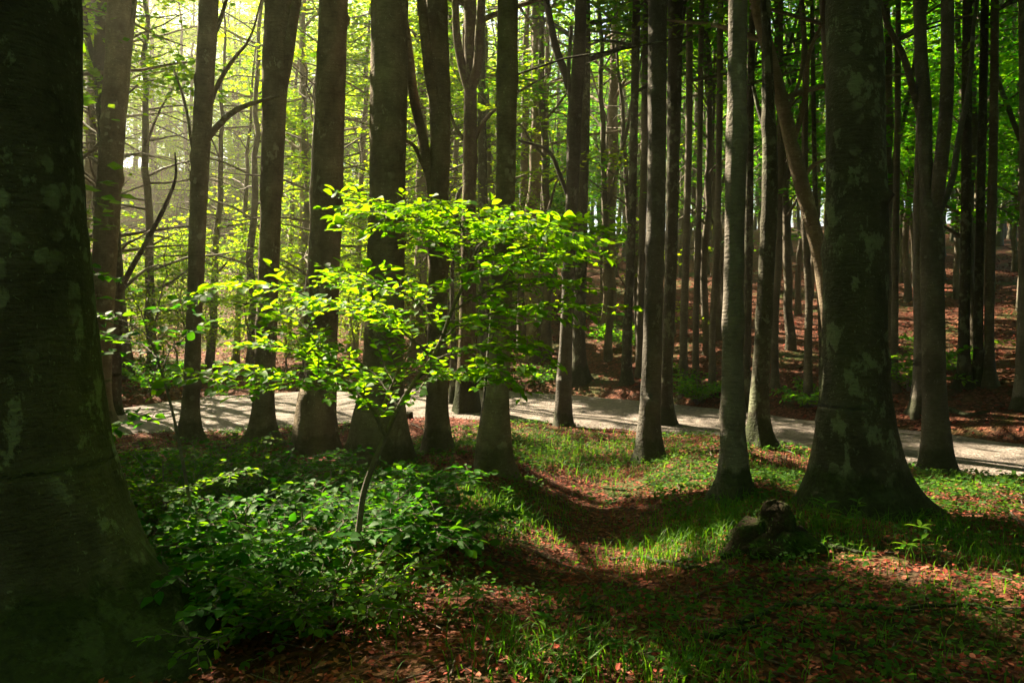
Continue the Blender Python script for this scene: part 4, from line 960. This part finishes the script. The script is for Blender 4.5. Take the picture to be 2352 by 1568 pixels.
for a in [(1163, 1185, 'tall lance leaved herb on the left shoulder of the hollow', .24, 5, .09, .05),
          (1122, 1170, 'shorter herb left of the tall lance leaved herb', .16, 4, .08, -.1),
          (1900, 1235, 'left star shaped herb at the foot of the massive beech', .25, 4, .13, -.05),
          (1935, 1245, 'middle herb of the clump at the foot of the massive beech', .17, 3, .12, .1),
          (1965, 1215, 'right small herb of the clump at the foot of the massive beech', .20, 4, .08, .1),
          (2118, 1300, 'thin stalked herb with few leaves in the sunlit litter at the right', .25, 2, .09, -.05),
          (2150, 1300, 'bushy herb beside the thin stalked herb at the right', .15, 4, .08, .1),
          (2080, 1285, 'broad yellow leaved seedling in the sunlit litter at the right', .10, 2, .10, .0),
          (1050, 1400, 'blurred bright seedling left of the hollow in the foreground', .12, 3, .11, .1),
          (1090, 1405, 'second bright seedling nearest the sunlit litter strip', .10, 2, .10, .2),
          (1250, 1500, 'nettle like herb rising above the bottom middle grass', .16, 4, .07, .1),
          (1400, 1440, 'yellow budded stalk in the dark foreground right of the sedge', .18, 2, .035, .0),
          (790, 1480, 'dark leaved seedling in the deep shade near the giant root', .14, 3, .10, .1),
          (1690, 1395, 'small seedling below the mossy stump', .10, 3, .07, .0),
          (2290, 1440, 'leafy seedling in the lower right shade', .14, 4, .08, -.1)]:
    herb(*a)

# ------------------------------------------------------------------ fallen branches
def stick(label, pts, r, mat=None, sub=()):
    c = np.array([gpt(a, b) for a, b in pts]); base = c[len(c) // 2].copy()
    c = bezres(c, 30); c[:, :2] += np.cumsum(rng.normal(0, .006, (30, 2)), 0)
    c[:, 2] = gh(c[:, 0], c[:, 1]) + r * .7 + .012; R = np.linspace(r, r * .45, 30)
    parts = [tube(c - base, R, 8, None, .1, int(rng.integers(99)))]
    for (k, ln, a) in sub:
        p = c[k]; t = nrm(c[k + 1] - c[k - 1]); b = nrm(np.cross([0, 0, 1.], t)) * (1 if a > 0 else -1)
        u = np.linspace(0, 1, 6)[:, None]; q = p + (t * math.cos(a) + b * abs(math.sin(a)) + np.array([0, 0, .22])) * ln * u + rng.normal(0, .01, (6, 3)) * u
        parts.append(tube(q - base, np.linspace(r * .5, r * .2, 6), 6))
    o = link('fallen_branch', tubes_mesh('fallen_branch', parts), mat or M_TWIG, None, base)
    tag(o, label, 'fallen branch')
for a in [('long crooked fallen branch lying across the dark right foreground', [(1700, 1440), (1760, 1415), (1830, 1402), (1920, 1402), (2010, 1410), (2110, 1404), (2200, 1405), (2330, 1428)], .016, M_BARK_DARK, ((10, .3, .6), (18, .25, -.6))),
          ('mossy fallen branch below the stump, reaching left to the hollow', [(1475, 1287), (1530, 1296), (1600, 1312), (1660, 1325)], .020, M_BARK_DARK, ((12, .2, .7),)),
          ('orange brown branch end lying at the right lip of the hollow', [(1495, 1240), (1530, 1250), (1560, 1256)], .016),
          ('pale thin branch under the massive beech foot, pointing right', [(1800, 1335), (1850, 1342), (1920, 1338)], .014, M_BARK_FAR),
          ('thick bark covered branch in front of the mossy stump', [(1820, 1252), (1880, 1262), (1960, 1276), (2010, 1282)], .022, M_BARK_DARK),
          ('forked dead twig leaning in the left hollow slope', [(1200, 1235), (1160, 1200), (1130, 1175)], .012, None, ((8, .18, .8), (16, .15, -.7))),
          ('dry branch lying left of the sunlit pale trunk foot', [(1615, 1020), (1640, 1050), (1665, 1075)], .012),
          ('thin dead branch at the near road edge beside the dim straight beech', [(1745, 1022), (1790, 1035), (1830, 1048)], .016),
          ('pale root like branch right of the three-forked beech', [(2190, 1095), (2240, 1110), (2290, 1122)], .020),
          ('dry twigs in the litter right of the massive beech', [(2040, 1135), (2100, 1128), (2140, 1130)], .012, None, ((10, .25, .8),)),
          ('spiky dead twig cluster at the right edge', [(2352, 1215), (2330, 1190), (2310, 1160)], .009, None, ((6, .25, .8), (12, .2, -.9), (20, .15, .9))),
          ('half buried dark stick in the lower right foreground', [(1620, 1470), (1690, 1462), (1750, 1455)], .018, M_BARK_DARK),
          ('slender stick lying across the bottom of the hollow', [(1230, 1270), (1290, 1300), (1370, 1335)], .008),
          ('short pale stick in the sunlit hollow', [(1400, 1290), (1440, 1285), (1475, 1280)], .012, M_TWIG),
          ('curved twig in front of the bare straight beech', [(1215, 1110), (1260, 1130), (1300, 1160)], .008),
          ('dead stick on the near grass between the road and the hollow', [(1330, 1090), (1380, 1075), (1450, 1062)], .010),
          ('long thin stick beside the speckled pair, pointing to the sunlit trunk', [(1560, 1130), (1590, 1100), (1630, 1095)], .009),
          ('broken branch on the litter left of the road-edge fork', [(945, 975), (975, 990), (1000, 1000)], .012),
          ('reddish stick near the bottom edge right of the sedge', [(1620, 1500), (1650, 1540), (1680, 1568)], .006),
          ('fallen log end on the far bank right of the three-forked beech', [(2180, 945), (2220, 955), (2270, 950)], .05, M_BARK_DARK),
          ('shaded twig crossing the litter left of the long crooked branch', [(1560, 1375), (1620, 1365), (1700, 1372)], .008)]:
    stick(*a)

# ------------------------------------------------------------------ mossy stump, little stub, ladder
def blob(name, rows, seg, fn, mat, base):
    th = np.linspace(0, 2 * PI, seg, endpoint=False); V = []
    for i in range(rows):
        V.append(fn(i / (rows - 1), th))
    V = np.concatenate(V); ii = np.arange(rows - 1)[:, None] * seg; j = np.arange(seg)[None]; jn = (j + 1) % seg
    F_ = np.stack([ii + j, ii + jn, ii + seg + jn, ii + seg + j], -1).reshape(-1, 4)
    return link(name, mesh(name, V, [F_]), mat, base)
def moss_mat():
    m, t, out = newmat('moss'); P = t.nodes.new('ShaderNodeTexCoord').outputs['Object']
    n = N(t, 'ShaderNodeTexNoise', Scale=38., Detail=4); t.links.new(P, n.inputs['Vector']); n2 = N(t, 'ShaderNodeTexNoise', Scale=5., Detail=5); t.links.new(P, n2.inputs['Vector'])
    c = mixc(t, ramp(t, n2.outputs[0], [(.42, (0, 0, 0)), (.6, (1, 1, 1))]), (.030, .022, .014), ramp(t, n.outputs[0], [(.3, (.010, .028, .005)), (.7, (.045, .085, .012))]))
    p = N(t, 'ShaderNodeBsdfPrincipled', Roughness=.95); p.inputs['Specular IOR Level'].default_value = .1; t.links.new(c, p.inputs['Base Color'])
    b = N(t, 'ShaderNodeBump', Strength=1., Distance=.03); t.links.new(n.outputs[0], b.inputs['Height']); t.links.new(b.outputs[0], p.inputs['Normal']); t.links.new(p.outputs[0], out.inputs[0]); return m
M_MOSS = moss_mat()
sb = gpt(1770, 1262)
es = empty('mossy_stump', sb, 'dark rotten moss covered stump between the pale trunk and the massive beech', 'stump')
def stump_fn(k, th):
    z = -.12 + .30 * k; r = .42 * (1 - .55 * k ** 1.2) * (1 + .22 * np.cos(3 * th + .5) * (1 - k) + .18 * np.cos(5 * th + 2))
    r = r * (1 + .35 * fbm(np.cos(th) * 2 + 7, np.sin(th) * 2 + k * 3, 4)); r = r * (1 if k < .93 else .45 if k < .99 else .02)
    return np.stack([np.cos(th) * r, np.sin(th) * r * .8, z + .10 * fbm(np.cos(th) * 2.4 + 3, np.sin(th) * 2.4 + 4 * k, 3)], -1)
blob('root_mound', 30, 48, stump_fn, M_MOSS, es)
def snag_fn(k, th):
    z = .05 + .27 * k; r = .15 * (1 - .4 * k) * (1 + .3 * fbm(np.cos(th) * 2 + 2, np.sin(th) * 2 + k * 3, 4)); r = r * (1 if k < .85 else math.sqrt(max(0, 1 - ((k - .85) / .15) ** 2)) + .02)
    return np.stack([.05 + np.cos(th) * r, np.sin(th) * r + .02, z + .05 * fbm(np.cos(th) * 3, np.sin(th) * 3 + k, 3)], -1)
blob('snag', 26, 36, snag_fn, M_MOSS, es)
# moss fringe and small leaves on the stump
n = 140; a = rng.random(n) * 2 * PI; q = .36 * np.sqrt(rng.random(n)); pp = np.stack([np.cos(a) * q, np.sin(a) * q * .8, .30 * (1 - (q / .38) ** 1.3) + rng.normal(0, .03, n)], -1)
L = rng.uniform(.015, .04, n); tag(link('moss_fringe', leaves('moss_fringe', pp, np.stack([np.cos(a), np.sin(a), rng.normal(0, .6, n)], -1), orient(n, .8), L, L * .4), M_HERB, es), kind='stuff')
st = gpt(938, 962)
o = blob('tree_stub', 12, 18, lambda k, th: np.stack([np.cos(th) * .085 * (1.15 - .2 * k) * (1 + .1 * np.cos(3 * th)) * (1 if k < .95 else .02), np.sin(th) * .085 * (1.15 - .2 * k) * (1 if k < .95 else .02), -.05 + .2 * min(k, .95) + 0 * th + .015 * np.cos(2 * th)], -1), M_BARK_DARK, None)
o.location = st; tag(o, 'small cut stub standing in the litter beside the sunlit road', 'stump')
# rustic ladder leaning on a tree beyond the road
lb = gpt(984, 800); dL = lb[1] + 1.2
el = empty('wooden_ladder', wpt(984, 800, dL), 'rustic wooden ladder leaning up to a tree behind the sapling, left of the ridged beech', 'ladder')
B0 = wpt(984, 800, dL)
def bar(nm, a, b, r):
    a = wpt(*a) - B0; b = wpt(*b) - B0; c = bezres(np.hstack([np.array([a, (a + b) / 2 + rng.normal(0, .01, 3), b]), np.full((3, 1), r)]), 10); v, f = tube(c[:, :3], c[:, 3], 8, None, .05, 2); link(nm, mesh(nm, v, [f]), M_BARK_PALE, el)
bar('rail', (985, 800, dL), (980, 635, dL + .8), .03); bar('rail', (955, 800, dL), (953, 640, dL + .8), .03)
for i in range(6):
    y = 782 - i * 25; bar('rung', (950, y, dL + .13 * i), (989, y, dL + .13 * i), .022)
# dead broken snag beside the golden-footed beech
sg = pc([(1042, 560, .05), (1046, 520, .06), (1050, 470, .065), (1056, 440, .05), (1064, 428, .03), (1074, 415, .012)], gpt(1045, 945)[1] + 1.0)
gz = np.array([sg[0, 0], sg[0, 1], float(gh(sg[0, 0], sg[0, 1]))]); sg = np.vstack([[*(gz - [0, 0, .2]), .10], [*(gz + [.0, 0, .9]), .085], sg]); c = bezres(sg, 40)
v, f = tube(c[:, :3] - gz, c[:, 3], 12, (.4, .3, 4, .3, ()), .12, 9)
o = link('dead_snag', mesh('dead_snag', v, [f]), M_BARK_DARK, None, gz); tag(o, 'broken dead snag with a jagged top left of the golden mossy beech', 'dead tree')

# ------------------------------------------------------------------ forest air
HAZE = 0.0017
if HAZE > 0:
    x0, x1, y0, y1, z0, z1 = -171, 171, -29, 221, -3.0, 46.0
    v = [(x, y, z) for z in (z0, z1) for y in (y0, y1) for x in (x0, x1)]
    hz = mesh('haze', np.array(v), [np.array([[0, 2, 3, 1], [4, 5, 7, 6], [0, 1, 5, 4], [2, 6, 7, 3], [0, 4, 6, 2], [1, 3, 7, 5]])], smooth=False)
    m, t, out = newmat('haze_air'); pv = t.nodes.new('ShaderNodeVolumePrincipled')
    pv.inputs['Color'].default_value = (1.0, .94, .70, 1); pv.inputs['Density'].default_value = HAZE; pv.inputs['Anisotropy'].default_value = .72
    t.links.new(pv.outputs[0], out.inputs['Volume'])
    tag(link('haze', hz, m), 'thin sunlit haze in the forest air', 'haze', kind='stuff')
